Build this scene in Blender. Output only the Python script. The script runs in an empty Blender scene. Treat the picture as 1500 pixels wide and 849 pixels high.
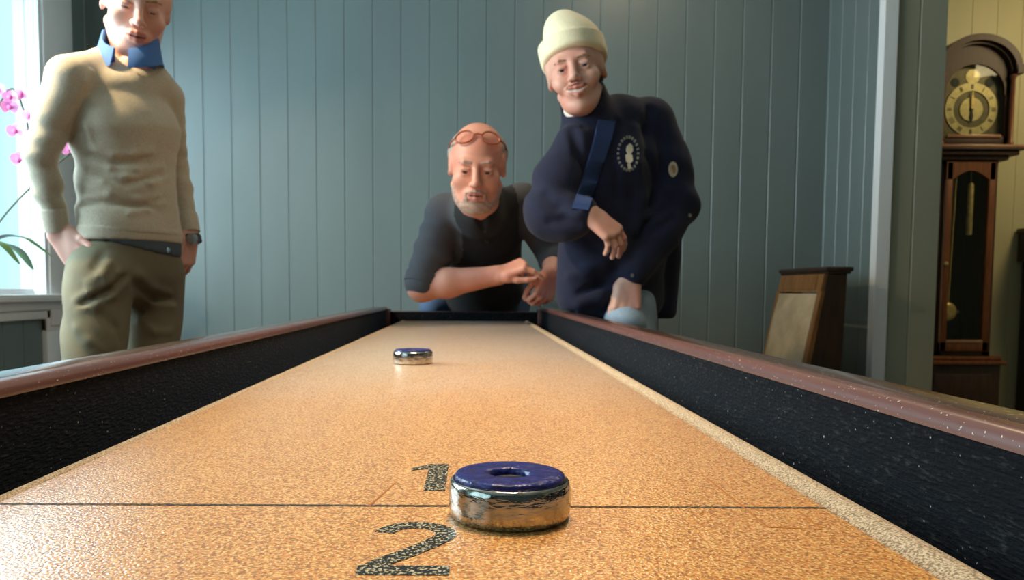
import bpy, bmesh, math, random
import numpy as np
from mathutils import Vector, Matrix, Euler
from mathutils.bvhtree import BVHTree

random.seed(7)
scene = bpy.context.scene
COL = scene.collection

# ------------------------------------------------------------------ camera, world, lights, exposure
FPX = 1150.0                       # focal length in pixels of the 1500 px wide frame
CX, CY = 692.0, 500.0              # principal point of the (cropped) photograph
CAM_Z = 0.87
PITCH = math.atan(75.5 / FPX)
ROLL = math.radians(0.28)

cam_data = bpy.data.cameras.new('camera')
cam = bpy.data.objects.new('camera', cam_data)
COL.objects.link(cam)
cam_rot = Matrix.Rotation(math.radians(90) - PITCH, 3, 'X') @ Matrix.Rotation(ROLL, 3, 'Z')
cam.matrix_world = Matrix.Translation((0, 0, CAM_Z)) @ cam_rot.to_4x4()
cam_data.sensor_fit = 'HORIZONTAL'
cam_data.sensor_width = 36.0
cam_data.lens = FPX / 1500.0 * 36.0
cam_data.shift_x = (750.0 - CX) / 1500.0
cam_data.shift_y = (CY - 424.5) / 1500.0
cam_data.clip_start = 0.01
cam_data.dof.use_dof = True
cam_data.dof.focus_distance = 0.40
cam_data.dof.aperture_fstop = 24.0
scene.camera = cam

scene.view_settings.view_transform = 'Standard'
scene.view_settings.look = 'None'
scene.view_settings.exposure = 0.0
scene.view_settings.gamma = 1.0
scene.view_settings.use_curve_mapping = False

WORLD_COL, WORLD_STR = (0.46, 0.80, 0.90), 1.5
world = bpy.data.worlds.new('sky')
scene.world = world
world.use_nodes = True
wn = world.node_tree
wn.nodes['Background'].inputs[0].default_value = (*WORLD_COL, 1)
wn.nodes['Background'].inputs[1].default_value = WORLD_STR


def area_light(name, loc, aim, sx, sy, power, colour, portal=False, spread=180):
    l = bpy.data.lights.new(name, 'AREA')
    l.shape = 'RECTANGLE'
    l.size, l.size_y = sx, sy
    l.energy = power
    l.color = colour
    l.spread = math.radians(spread)
    o = bpy.data.objects.new(name, l)
    o.location = loc
    o.rotation_euler = (Vector(aim) - Vector(loc)).to_track_quat('-Z', 'Y').to_euler()
    COL.objects.link(o)
    if portal:
        l.cycles.is_portal = True
    return o


# daylight through the window in view, plus an added unseen one lighting the room
area_light('window_daylight', (-2.02, 1.80, 1.55), (-1.0, 1.80, 1.30), 1.5, 1.35, 88, (0.72, 0.91, 1.0))
area_light('unseen_window_fill', (-2.02, -0.75, 1.55), (-1.0, -0.75, 1.35), 1.6, 1.35, 7, (0.74, 0.92, 1.0))
# warm lamps, all out of view
area_light('unseen_ceiling_lamp', (0.05, 0.85, 2.58), (0.05, 0.95, 0), 0.5, 0.5, 11.5, (1.0, 0.79, 0.55), spread=88)  # added above the table, narrow beam to brighten the board
area_light('unseen_ceiling_lamp.002', (0.75, 2.75, 2.58), (0.6, 2.7, 0), 0.3, 0.3, 7, (1.0, 0.74, 0.46))
area_light('wall_lamp', (-1.52, 1.78, 2.28), (-0.95, 2.10, 1.25), 0.10, 0.10, 15, (1.0, 0.72, 0.40), spread=100)
area_light('hall_lamp', (3.35, 3.3, 2.40), (2.9, 4.3, 1.4), 0.4, 0.4, 9, (1.0, 0.78, 0.42))


def at(px, py, Y):
    """The point of the place seen at (px, py) of the photograph, Y metres ahead."""
    d = cam_rot @ Vector(((px - CX) / FPX, (CY - py) / FPX, -1.0))
    return Vector((0, 0, CAM_Z)) + d * (Y / d.y)


# ------------------------------------------------------------------ materials
def lin(c):
    c = c / 255.0
    return c / 12.92 if c <= 0.04045 else ((c + 0.055) / 1.055) ** 2.4


def rgb(r, g, b):
    return (lin(r), lin(g), lin(b), 1.0)


class NT:
    def __init__(self, name, rough=0.6, metal=0.0):
        self.m = bpy.data.materials.new(name)
        self.m.use_nodes = True
        self.t = self.m.node_tree
        self.b = self.t.nodes['Principled BSDF']
        self.b.inputs['Roughness'].default_value = rough
        self.b.inputs['Metallic'].default_value = metal

    def n(self, typ, **kw):
        nd = self.t.nodes.new(typ)
        for k, v in kw.items():
            if k in nd.inputs:
                nd.inputs[k].default_value = v
            else:
                setattr(nd, k, v)
        return nd

    def l(self, a, b):
        self.t.links.new(a, b)

    def coord(self, scale=(1, 1, 1), rot=(0, 0, 0), kind='Object'):
        tc = self.n('ShaderNodeTexCoord')
        mp = self.n('ShaderNodeMapping')
        mp.inputs['Scale'].default_value = scale
        mp.inputs['Rotation'].default_value = rot
        self.l(tc.outputs[kind], mp.inputs[0])
        return mp.outputs[0]

    def noise(self, vec, scale, detail=3.0, rough=0.55):
        nd = self.n('ShaderNodeTexNoise')
        nd.inputs['Scale'].default_value = scale
        nd.inputs['Detail'].default_value = detail
        nd.inputs['Roughness'].default_value = rough
        if vec is not None:
            self.l(vec, nd.inputs['Vector'])
        return nd.outputs['Fac']

    def ramp(self, fac, stops):
        r = self.n('ShaderNodeValToRGB')
        e = r.color_ramp.elements
        while len(e) < len(stops):
            e.new(0.5)
        for el, (p, c) in zip(e, stops):
            el.position = p
            el.color = c
        self.l(fac, r.inputs[0])
        return r.outputs[0]

    def mix(self, fac, a, b, mode='MIX'):
        m = self.n('ShaderNodeMix', data_type='RGBA', blend_type=mode)
        for sock, v in ((m.inputs[0], fac), (m.inputs[6], a), (m.inputs[7], b)):
            if hasattr(v, 'links') or hasattr(v, 'is_linked'):
                self.l(v, sock)
            else:
                sock.default_value = v
        return m.outputs[2]

    def col(self, out):
        if hasattr(out, 'is_linked'):
            self.l(out, self.b.inputs['Base Color'])
        else:
            self.b.inputs['Base Color'].default_value = out

    def bump(self, h, strength=0.3, dist=0.002):
        b = self.n('ShaderNodeBump')
        b.inputs['Strength'].default_value = strength
        b.inputs['Distance'].default_value = dist
        self.l(h, b.inputs['Height'])
        self.l(b.outputs[0], self.b.inputs['Normal'])

    def set(self, **kw):
        for k, v in kw.items():
            self.b.inputs[k.replace('_', ' ')].default_value = v


def plain(name, c, rough=0.6, metal=0.0, var=0.12, scale=30.0, bump=0.0, bscale=None, bdist=0.001):
    t = NT(name, rough, metal)
    v = t.coord()
    nz = t.noise(v, scale)
    dark = tuple(x * (1 - var) for x in c[:3]) + (1,)
    lite = tuple(min(1, x * (1 + var)) for x in c[:3]) + (1,)
    t.col(t.ramp(nz, [(0.3, dark), (0.7, lite)]))
    if bump:
        t.bump(t.noise(v, bscale or scale * 4, 2.0), bump, bdist)
    return t.m


def wood(name, c1, c2, rough=0.35, axis=(1, 1, 12), scale=6.0, coat=0.0, bump=0.1):
    t = NT(name, rough)
    v = t.coord(axis)
    nz = t.noise(v, scale, 6.0, 0.65)
    t.col(t.ramp(nz, [(0.3, c1), (0.72, c2)]))
    t.b.inputs['Coat Weight'].default_value = coat
    t.b.inputs['Coat Roughness'].default_value = 0.12
    if bump:
        t.bump(nz, bump, 0.001)
    return t.m


def painted(name, c, rough=0.45):
    t = NT(name, rough)
    v = t.coord((1, 1, 0.25))
    nz = t.noise(v, 5.0, 4.0)
    t.col(t.ramp(nz, [(0.25, tuple(x * 0.92 for x in c[:3]) + (1,)), (0.75, tuple(x * 1.06 for x in c[:3]) + (1,))]))
    t.bump(t.noise(t.coord((1, 1, .15)), 60.0, 2.0), 0.08, 0.001)
    return t.m


M = {}
M['wall'] = painted('blue_grey_painted_boards', rgb(104, 118, 119), 0.36)
M['wall_olive'] = painted('grey_green_painted_boards', rgb(152, 154, 136), 0.45)
M['hall_wall'] = painted('cream_painted_boards', rgb(196, 190, 150), 0.5)
M['trim'] = painted('pale_grey_gloss_paint', rgb(226, 230, 234), 0.35)
M['ceiling'] = painted('off_white_ceiling_paint', rgb(222, 222, 214), 0.7)
M['floor'] = wood('brown_floorboards', rgb(88, 60, 38), rgb(128, 90, 58), 0.35, (9, 1, 1), 5.0, 0.2)

# the playfield: orange varnished maple under a scatter of pale silicone beads
t = NT('beaded_varnished_maple', 0.32)
v = t.coord((9, 0.5, 1))
grain = t.ramp(t.noise(v, 6.0, 5.0, 0.6), [(0.25, rgb(206, 122, 26)), (0.75, rgb(234, 152, 50))])
v1 = t.coord()
sep = t.n('ShaderNodeSeparateXYZ')
t.l(v1, sep.inputs[0])
# paler through the middle: thicker beads, plus grazing reflection painted into the colour
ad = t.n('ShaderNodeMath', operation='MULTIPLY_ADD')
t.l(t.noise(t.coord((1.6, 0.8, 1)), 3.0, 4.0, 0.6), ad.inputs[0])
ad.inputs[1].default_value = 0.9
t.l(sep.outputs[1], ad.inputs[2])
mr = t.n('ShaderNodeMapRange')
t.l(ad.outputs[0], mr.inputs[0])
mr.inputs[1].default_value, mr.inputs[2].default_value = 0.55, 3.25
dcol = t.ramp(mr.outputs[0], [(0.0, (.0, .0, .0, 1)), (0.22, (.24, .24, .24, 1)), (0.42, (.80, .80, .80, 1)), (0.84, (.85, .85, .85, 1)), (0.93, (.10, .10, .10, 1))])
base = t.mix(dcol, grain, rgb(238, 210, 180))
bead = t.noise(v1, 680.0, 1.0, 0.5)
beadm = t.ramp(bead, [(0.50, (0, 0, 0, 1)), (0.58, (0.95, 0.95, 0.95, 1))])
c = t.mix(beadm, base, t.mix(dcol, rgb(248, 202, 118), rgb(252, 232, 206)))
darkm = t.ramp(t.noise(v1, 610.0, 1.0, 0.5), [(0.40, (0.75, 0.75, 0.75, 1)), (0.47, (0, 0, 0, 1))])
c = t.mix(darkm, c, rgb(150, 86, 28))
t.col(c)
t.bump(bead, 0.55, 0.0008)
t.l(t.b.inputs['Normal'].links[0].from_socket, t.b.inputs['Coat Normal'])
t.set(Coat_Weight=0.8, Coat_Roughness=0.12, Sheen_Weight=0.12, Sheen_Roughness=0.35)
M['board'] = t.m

t = NT('beaded_black_numerals', 0.35)
v = t.coord()
sp = t.ramp(t.noise(v, 700.0, 1.0), [(0.47, rgb(24, 26, 26)), (0.55, rgb(58, 56, 50)), (0.62, rgb(206, 192, 156))])
t.col(sp)
t.bump(t.noise(v, 640.0, 2.0), 0.35, 0.0008)
M['numeral'] = t.m
t = NT('thin_black_line_paint', 0.4)
v = t.coord()
t.col(t.ramp(t.noise(v, 500.0, 1.0), [(0.5, rgb(38, 34, 30)), (0.66, rgb(150, 116, 74))]))
M['line'] = t.m
M['faint'] = plain('faint_brown_inlay', rgb(176, 112, 52), 0.4)

t = NT('ribbed_navy_black_carpet', 0.8)
v = t.coord()
wv = t.n('ShaderNodeTexWave', wave_type='BANDS', bands_direction='Z')
wv.inputs['Scale'].default_value = 95.0
wv.inputs['Distortion'].default_value = 2.2
wv.inputs['Detail'].default_value = 3.0
wv.inputs['Detail Scale'].default_value = 9.0
t.l(v, wv.inputs['Vector'])
cc = t.ramp(wv.outputs['Fac'], [(0.2, rgb(7, 8, 11)), (0.8, rgb(14, 16, 23))])
rows = t.noise(t.coord((0.35, 0.35, 1.3)), 330.0, 2.0)
dust = t.ramp(rows, [(0.58, (0, 0, 0, 1)), (0.76, (0.28, 0.28, 0.28, 1))])
c = t.mix(dust, cc, rgb(96, 92, 86))
spark = t.ramp(t.noise(t.coord(), 300.0, 1.0), [(0.74, (0, 0, 0, 1)), (0.79, (0.8, 0.8, 0.8, 1))])
t.col(t.mix(spark, c, rgb(200, 196, 188)))
t.bump(rows, 0.6, 0.002)
t.set(Sheen_Weight=0.08, Sheen_Roughness=0.4, Specular_IOR_Level=0.12)
t.b.inputs['Sheen Tint'].default_value = rgb(150, 180, 220)
M['carpet'] = t.m
t = NT('dusty_beige_felt', 0.9)
v = t.coord()
t.col(t.ramp(t.noise(v, 900.0, 1.0), [(0.36, rgb(118, 100, 78)), (0.62, rgb(200, 178, 148))]))
t.bump(t.noise(v, 900.0, 1.0), 0.4, 0.001)
M['felt'] = t.m


def speckled_wood(name, c1, c2, rough):
    t = NT(name, rough)
    nz = t.noise(t.coord((14, 0.7, 14)), 4.0, 5.0, 0.6)
    base = t.ramp(nz, [(0.3, c1), (0.72, c2)])
    dust = t.ramp(t.noise(t.coord(), 380.0, 1.0), [(0.70, (0, 0, 0, 1)), (0.74, (0.8, 0.8, 0.8, 1))])
    t.col(t.mix(dust, base, rgb(214, 206, 196)))
    t.set(Coat_Weight=0.4, Coat_Roughness=0.18)
    return t.m


M['rail_red'] = speckled_wood('red_mahogany_lacquer', rgb(78, 44, 40), rgb(104, 66, 60), 0.4)
M['rail_dark'] = speckled_wood('dark_mahogany_lacquer', rgb(50, 34, 28), rgb(78, 56, 46), 0.22)
M['cabinet'] = wood('dark_mahogany', rgb(44, 22, 16), rgb(78, 42, 30), 0.35, (10, 1, 10), 4.0, 0.2)

t = NT('brushed_chrome_steel', 0.14, 1.0)
t.col(t.ramp(t.noise(t.coord((1, 1, 0.5)), 90.0, 3.0), [(0.3, rgb(158, 154, 146)), (0.7, rgb(206, 202, 194))]))
t.bump(t.noise(t.coord((1, 1, 2.6)), 90.0, 3.0), 0.40, 0.0016)
M['steel'] = t.m
t = NT('glossy_dark_blue_plastic', 0.34)
t.col(t.ramp(t.noise(t.coord(), 200.0, 3.0), [(0.35, rgb(18, 24, 88)), (0.7, rgb(32, 42, 124))]))
t.bump(t.noise(t.coord(), 150.0, 2.0), 0.6, 0.003)
M['cap'] = t.m
M['cap_hole'] = plain('dark_blue_recess', rgb(12, 14, 44), 0.4)

M['oak'] = wood('brown_oak', rgb(92, 60, 28), rgb(146, 102, 54), 0.45, (6, 6, 1.2), 8.0, 0.1)
M['dark_oak'] = wood('dark_oak', rgb(36, 24, 16), rgb(62, 42, 28), 0.45, (6, 6, 1.2), 8.0)
t = NT('tan_leather', 0.38)
nz = t.noise(t.coord(), 9.0, 5.0, 0.65)
t.col(t.ramp(nz, [(0.3, rgb(148, 132, 106)), (0.72, rgb(184, 168, 140))]))
t.bump(t.noise(t.coord(), 140.0, 3.0), 0.2, 0.001)
M['leather'] = t.m

M['clock_wood'] = wood('red_brown_walnut', rgb(92, 46, 18), rgb(150, 84, 40), 0.42, (7, 7, 0.9), 8.0, 0.05)
M['clock_dark'] = wood('deep_brown_walnut', rgb(42, 22, 12), rgb(76, 42, 22), 0.5, (7, 7, 0.9), 8.0, 0.0)
t = NT('aged_brass', 0.4, 0.45)
t.col(t.ramp(t.noise(t.coord(), 40.0, 3.0), [(0.3, rgb(186, 150, 84)), (0.7, rgb(226, 196, 128))]))
M['brass'] = t.m
M['dial'] = plain('silvered_gold_dial', rgb(196, 176, 122), 0.4, 0.3, 0.15, 60)
M['dial_dark'] = plain('dark_bronze_plate', rgb(96, 84, 56), 0.45, 0.3, 0.25, 50)
M['numeral_ink'] = plain('black_ink', rgb(30, 26, 20), 0.6)
M['pale_wood'] = plain('lighter_edge_wood', rgb(168, 122, 92), 0.3)


def thin_glass(name, tint=(1, 1, 1, 1), gloss=0.06):
    m = bpy.data.materials.new(name)
    m.use_nodes = True
    nt = m.node_tree
    nt.nodes.remove(nt.nodes['Principled BSDF'])
    out = nt.nodes['Material Output']
    tr = nt.nodes.new('ShaderNodeBsdfTransparent')
    tr.inputs[0].default_value = tint
    gl = nt.nodes.new('ShaderNodeBsdfGlossy')
    gl.inputs['Roughness'].default_value = 0.03
    mx = nt.nodes.new('ShaderNodeMixShader')
    mx.inputs[0].default_value = gloss
    nt.links.new(tr.outputs[0], mx.inputs[1])
    nt.links.new(gl.outputs[0], mx.inputs[2])
    nt.links.new(mx.outputs[0], out.inputs[0])
    return m


M['glass'] = thin_glass('clock_glass', (0.93, 0.95, 0.93, 1), 0.015)
M['pane'] = thin_glass('window_glass', (0.98, 1, 1, 1), 0.04)
M['lens'] = thin_glass('spectacle_lens', (1.0, 0.9, 0.84, 1), 0.08)


def skin_mat(name, c, blush):
    t = NT(name, 0.48)
    v = t.coord()
    a = t.ramp(t.noise(v, 22.0, 4.0), [(0.3, tuple(x * .92 for x in c[:3]) + (1,)), (0.7, c)])
    t.col(t.mix(t.ramp(t.noise(v, 9.0, 2.0), [(0.45, (0, 0, 0, 1)), (0.7, (0.55, 0.55, 0.55, 1))]), a, blush))
    t.bump(t.noise(v, 260.0, 2.0), 0.08, 0.001)
    t.set(Subsurface_Weight=0.12, Subsurface_Scale=0.01)
    t.b.inputs['Subsurface Radius'].default_value = (1.0, 0.35, 0.2)
    return t.m


M['skin_pale'] = skin_mat('fair_skin', rgb(220, 172, 156), rgb(214, 142, 128))
M['skin_ruddy'] = skin_mat('ruddy_skin', rgb(222, 158, 136), rgb(212, 124, 106))
M['skin_young'] = skin_mat('light_skin', rgb(222, 172, 154), rgb(214, 140, 124))
M['eye'] = plain('eye_white', rgb(214, 208, 202), 0.2)
M['iris'] = plain('dark_iris', rgb(48, 42, 40), 0.15)
M['lip'] = plain('lip', rgb(196, 126, 114), 0.45)
M['teeth'] = plain('teeth', rgb(214, 204, 190), 0.3)
M['mouth_dark'] = plain('mouth_line', rgb(110, 56, 50), 0.6)
M['hair_grey'] = plain('grey_hair', rgb(160, 150, 142), 0.7, 0, 0.3, 160, 0.6, 320)
M['hair_brown'] = plain('brown_hair', rgb(72, 50, 36), 0.6, 0, 0.3, 160, 0.6, 320)
M['hair_sandy'] = plain('sandy_hair', rgb(142, 108, 76), 0.6, 0, 0.3, 160, 0.6, 320)
M['stubble'] = plain('grey_stubble', rgb(172, 144, 132), 0.75, 0, 0.25, 220, 0.6, 360)


def knit(name, c, var=0.12, sc=240.0, bump=0.35, rough=0.9, sheen=0.2):
    t = NT(name, rough)
    v = t.coord()
    nz = t.noise(v, sc, 2.0)
    big = t.noise(v, 9.0, 3.0)
    a = t.ramp(nz, [(0.3, tuple(x * (1 - var) for x in c[:3]) + (1,)), (0.7, tuple(min(1, x * (1 + var)) for x in c[:3]) + (1,))])
    t.col(t.mix(t.ramp(big, [(0.4, (0, 0, 0, 1)), (0.7, (0.25, 0.25, 0.25, 1))]), a, tuple(x * 0.8 for x in c[:3]) + (1,)))
    t.bump(nz, bump, 0.0012)
    t.set(Sheen_Weight=sheen)
    return t.m


M['sweater'] = knit('grey_beige_fine_knit', rgb(186, 176, 156))
M['blue_cloth'] = knit('blue_shirt_cotton', rgb(66, 112, 178), 0.08, 500, 0.1, 0.8, 0.0)
M['slate_cloth'] = knit('slate_shirt_cotton', rgb(70, 82, 92), 0.08, 500, 0.1, 0.8, 0.0)
M['khaki'] = knit('olive_khaki_twill', rgb(108, 102, 80), 0.1, 420, 0.15, 0.85, 0.05)
M['fleece'] = knit('navy_fleece', rgb(25, 30, 56), 0.2, 300, 0.5, 0.95, 0.05)
M['strap_blue'] = knit('mid_blue_webbing', rgb(46, 70, 120), 0.1, 500, 0.2, 0.8, 0.0)
M['black_cloth'] = knit('black_jersey', rgb(22, 22, 26), 0.2, 400, 0.15, 0.9, 0.05)
M['charcoal'] = knit('charcoal_jersey', rgb(72, 72, 78), 0.12, 400, 0.15, 0.9, 0.05)
M['white_cloth'] = knit('white_cotton', rgb(226, 226, 222), 0.05, 400, 0.1, 0.85, 0.0)
M['jeans'] = knit('washed_blue_denim', rgb(146, 168, 190), 0.15, 300, 0.25, 0.85, 0.0)
M['dark_jeans'] = knit('blue_denim', rgb(64, 88, 122), 0.15, 300, 0.25, 0.85, 0.0)
M['hat'] = knit('cream_ribbed_wool', rgb(248, 236, 200), 0.06, 200, 0.35, 0.9, 0.2)
M['shoe'] = plain('dark_shoe_leather', rgb(44, 34, 28), 0.4)
M['sole'] = plain('black_rubber', rgb(22, 22, 22), 0.7)
M['badge'] = plain('cream_embroidery', rgb(214, 202, 176), 0.8)
M['badge_dim'] = plain('grey_embroidery', rgb(150, 150, 142), 0.8)
M['button'] = plain('dark_button', rgb(46, 44, 44), 0.3)
M['snap'] = plain('steel_snap', rgb(170, 172, 174), 0.3, 0.8)
M['tortoise'] = plain('orange_tortoiseshell', rgb(150, 72, 36), 0.25, 0, 0.3, 60)
M['leaf'] = plain('orchid_leaf_green', rgb(74, 104, 58), 0.35, 0, 0.2, 20)
M['stem'] = plain('orchid_stem', rgb(86, 92, 66), 0.5)
M['petal'] = plain('pink_orchid_petal', rgb(236, 168, 222), 0.5, 0, 0.15, 60)
M['petal_dark'] = plain('magenta_orchid_lip', rgb(206, 92, 160), 0.5)
M['pot'] = plain('white_ceramic', rgb(222, 222, 218), 0.25)
M['soil'] = plain('bark_soil', rgb(70, 52, 38), 0.9, 0, 0.3, 60, 0.6)
M['white_dust'] = plain('white_silicone_bead', rgb(236, 232, 224), 0.3)


# ------------------------------------------------------------------ tagging and mesh helpers
def tag(o, label=None, cat=None, group=None, kind=None):
    if label: o['label'] = label
    if cat: o['category'] = cat
    if group: o['group'] = group
    if kind: o['kind'] = kind
    return o


def thing(name, loc, label, cat, group=None, rz=0.0):
    o = bpy.data.objects.new(name, None)
    o.empty_display_size = 0.05
    o.location = loc
    o.rotation_euler = (0, 0, rz)
    COL.objects.link(o)
    return tag(o, label, cat, group)


def link(name, me, mats, parent=None, smooth=False, label=None):
    o = bpy.data.objects.new(name, me)
    COL.objects.link(o)
    for m in (mats if isinstance(mats, (list, tuple)) else [mats]):
        me.materials.append(m)
    if smooth is True:
        me.polygons.foreach_set('use_smooth', [True] * len(me.polygons))
    elif smooth:
        me.set_sharp_from_angle(angle=math.radians(smooth))
    if parent is not None:
        o.parent = parent
        # world-space meshes under a placed Empty keep their place
        bpy.context.view_layer.update()
        o.matrix_parent_inverse = parent.matrix_world.inverted()
    if label:
        o['label'] = label
    return o


def obj(name, bm, mats, parent=None, smooth=40, label=None, local=False):
    bmesh.ops.recalc_face_normals(bm, faces=bm.faces)
    me = bpy.data.meshes.new(name)
    for f in bm.faces:
        f.smooth = bool(smooth)
    bm.to_mesh(me)
    bm.free()
    o = link(name, me, mats, None, False, label)
    if smooth:
        me.set_sharp_from_angle(angle=math.radians(smooth))
    if parent is not None:
        o.parent = parent
        if not local:
            bpy.context.view_layer.update()
            o.matrix_parent_inverse = parent.matrix_world.inverted()
    return o


def box(bm, lo, hi, bevel=0.0, seg=2, mat=0):
    lo, hi = Vector(lo), Vector(hi)
    r = bmesh.ops.create_cube(bm, size=1.0)
    vs = r['verts']
    for v in vs:
        v.co = Vector((lo.x + (v.co.x + .5) * (hi.x - lo.x), lo.y + (v.co.y + .5) * (hi.y - lo.y), lo.z + (v.co.z + .5) * (hi.z - lo.z)))
    fs = set(f for v in vs for f in v.link_faces)
    for f in fs:
        f.material_index = mat
    if bevel:
        es = list(set(e for v in vs for e in v.link_edges))
        bmesh.ops.bevel(bm, geom=es, offset=bevel, segments=seg, profile=0.5, affect='EDGES')
    return bm


def new():
    return bmesh.new()


def prism(bm, pts, ax, a, b, mat=0):
    """Extrude a closed 2-D outline along axis ax from a to b."""
    def v3(p, t):
        return {'x': (t, p[0], p[1]), 'y': (p[0], t, p[1]), 'z': (p[0], p[1], t)}[ax]
    va = [bm.verts.new(v3(p, a)) for p in pts]
    vb = [bm.verts.new(v3(p, b)) for p in pts]
    n = len(pts)
    fs = []
    for i in range(n):
        fs.append(bm.faces.new((va[i], va[(i + 1) % n], vb[(i + 1) % n], vb[i])))
    fs.append(bm.faces.new(va[::-1]))
    fs.append(bm.faces.new(vb))
    for f in fs:
        f.material_index = mat
    return bm


def lathe(bm, prof, seg=48, centre=(0, 0, 0), mat=0, wob=None, ax='z'):
    c = Vector(centre)
    rings = []
    for r, z in prof:
        ring = []
        if r < 1e-6:
            ring = [bm.verts.new(c + _ax(0, 0, z, ax))]
        else:
            for i in range(seg):
                a = 2 * math.pi * i / seg
                rr = r * (1 + (wob(a, r, z) if wob else 0))
                ring.append(bm.verts.new(c + _ax(rr * math.cos(a), rr * math.sin(a), z, ax)))
        rings.append(ring)
    for a, b in zip(rings, rings[1:]):
        for i in range(seg):
            j = (i + 1) % seg
            if len(a) == 1 and len(b) == 1:
                continue
            if len(a) == 1:
                f = bm.faces.new((a[0], b[i], b[j]))
            elif len(b) == 1:
                f = bm.faces.new((a[i], a[j], b[0]))
            else:
                f = bm.faces.new((a[i], a[j], b[j], b[i]))
            f.material_index = mat
    return bm


def _ax(x, y, z, ax):
    return Vector((x, y, z)) if ax == 'z' else (Vector((x, z, y)) if ax == 'y' else Vector((z, x, y)))


def tube(bm, pts, rad, seg=8, mat=0, closed=False):
    pts = [Vector(p) for p in pts]
    n = len(pts)
    rads = rad if isinstance(rad, (list, tuple)) else [rad] * n
    rings = []
    prev = None
    for i, p in enumerate(pts):
        a = pts[(i - 1) % n] if (i or closed) else p
        b = pts[(i + 1) % n] if (i < n - 1 or closed) else p
        d = (b - a).normalized()
        if prev is None:
            u = d.orthogonal().normalized()
        else:
            u = (prev - d * prev.dot(d)).normalized()
        prev = u
        w = d.cross(u)
        rings.append([bm.verts.new(p + (u * math.cos(2 * math.pi * k / seg) + w * math.sin(2 * math.pi * k / seg)) * rads[i]) for k in range(seg)])
    pairs = list(zip(rings, rings[1:])) + ([(rings[-1], rings[0])] if closed else [])
    for a, b in pairs:
        for k in range(seg):
            f = bm.faces.new((a[k], a[(k + 1) % seg], b[(k + 1) % seg], b[k]))
            f.material_index = mat
    if not closed:
        bm.faces.new(rings[0][::-1]).material_index = mat
        bm.faces.new(rings[-1]).material_index = mat
    return bm


def curve_pts(ctrl, n=24):
    """Catmull-Rom through the control points."""
    P = [Vector(p) for p in ctrl]
    P = [P[0] * 2 - P[1]] + P + [P[-1] * 2 - P[-2]]
    out = []
    segs = len(P) - 3
    for s in range(segs):
        p0, p1, p2, p3 = P[s:s + 4]
        m = max(2, n // segs)
        for i in range(m + (1 if s == segs - 1 else 0)):
            t = i / m
            out.append(0.5 * ((2 * p1) + (p2 - p0) * t + (2 * p0 - 5 * p1 + 4 * p2 - p3) * t * t + (3 * p1 - p0 - 3 * p2 + p3) * t ** 3))
    return out


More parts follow.
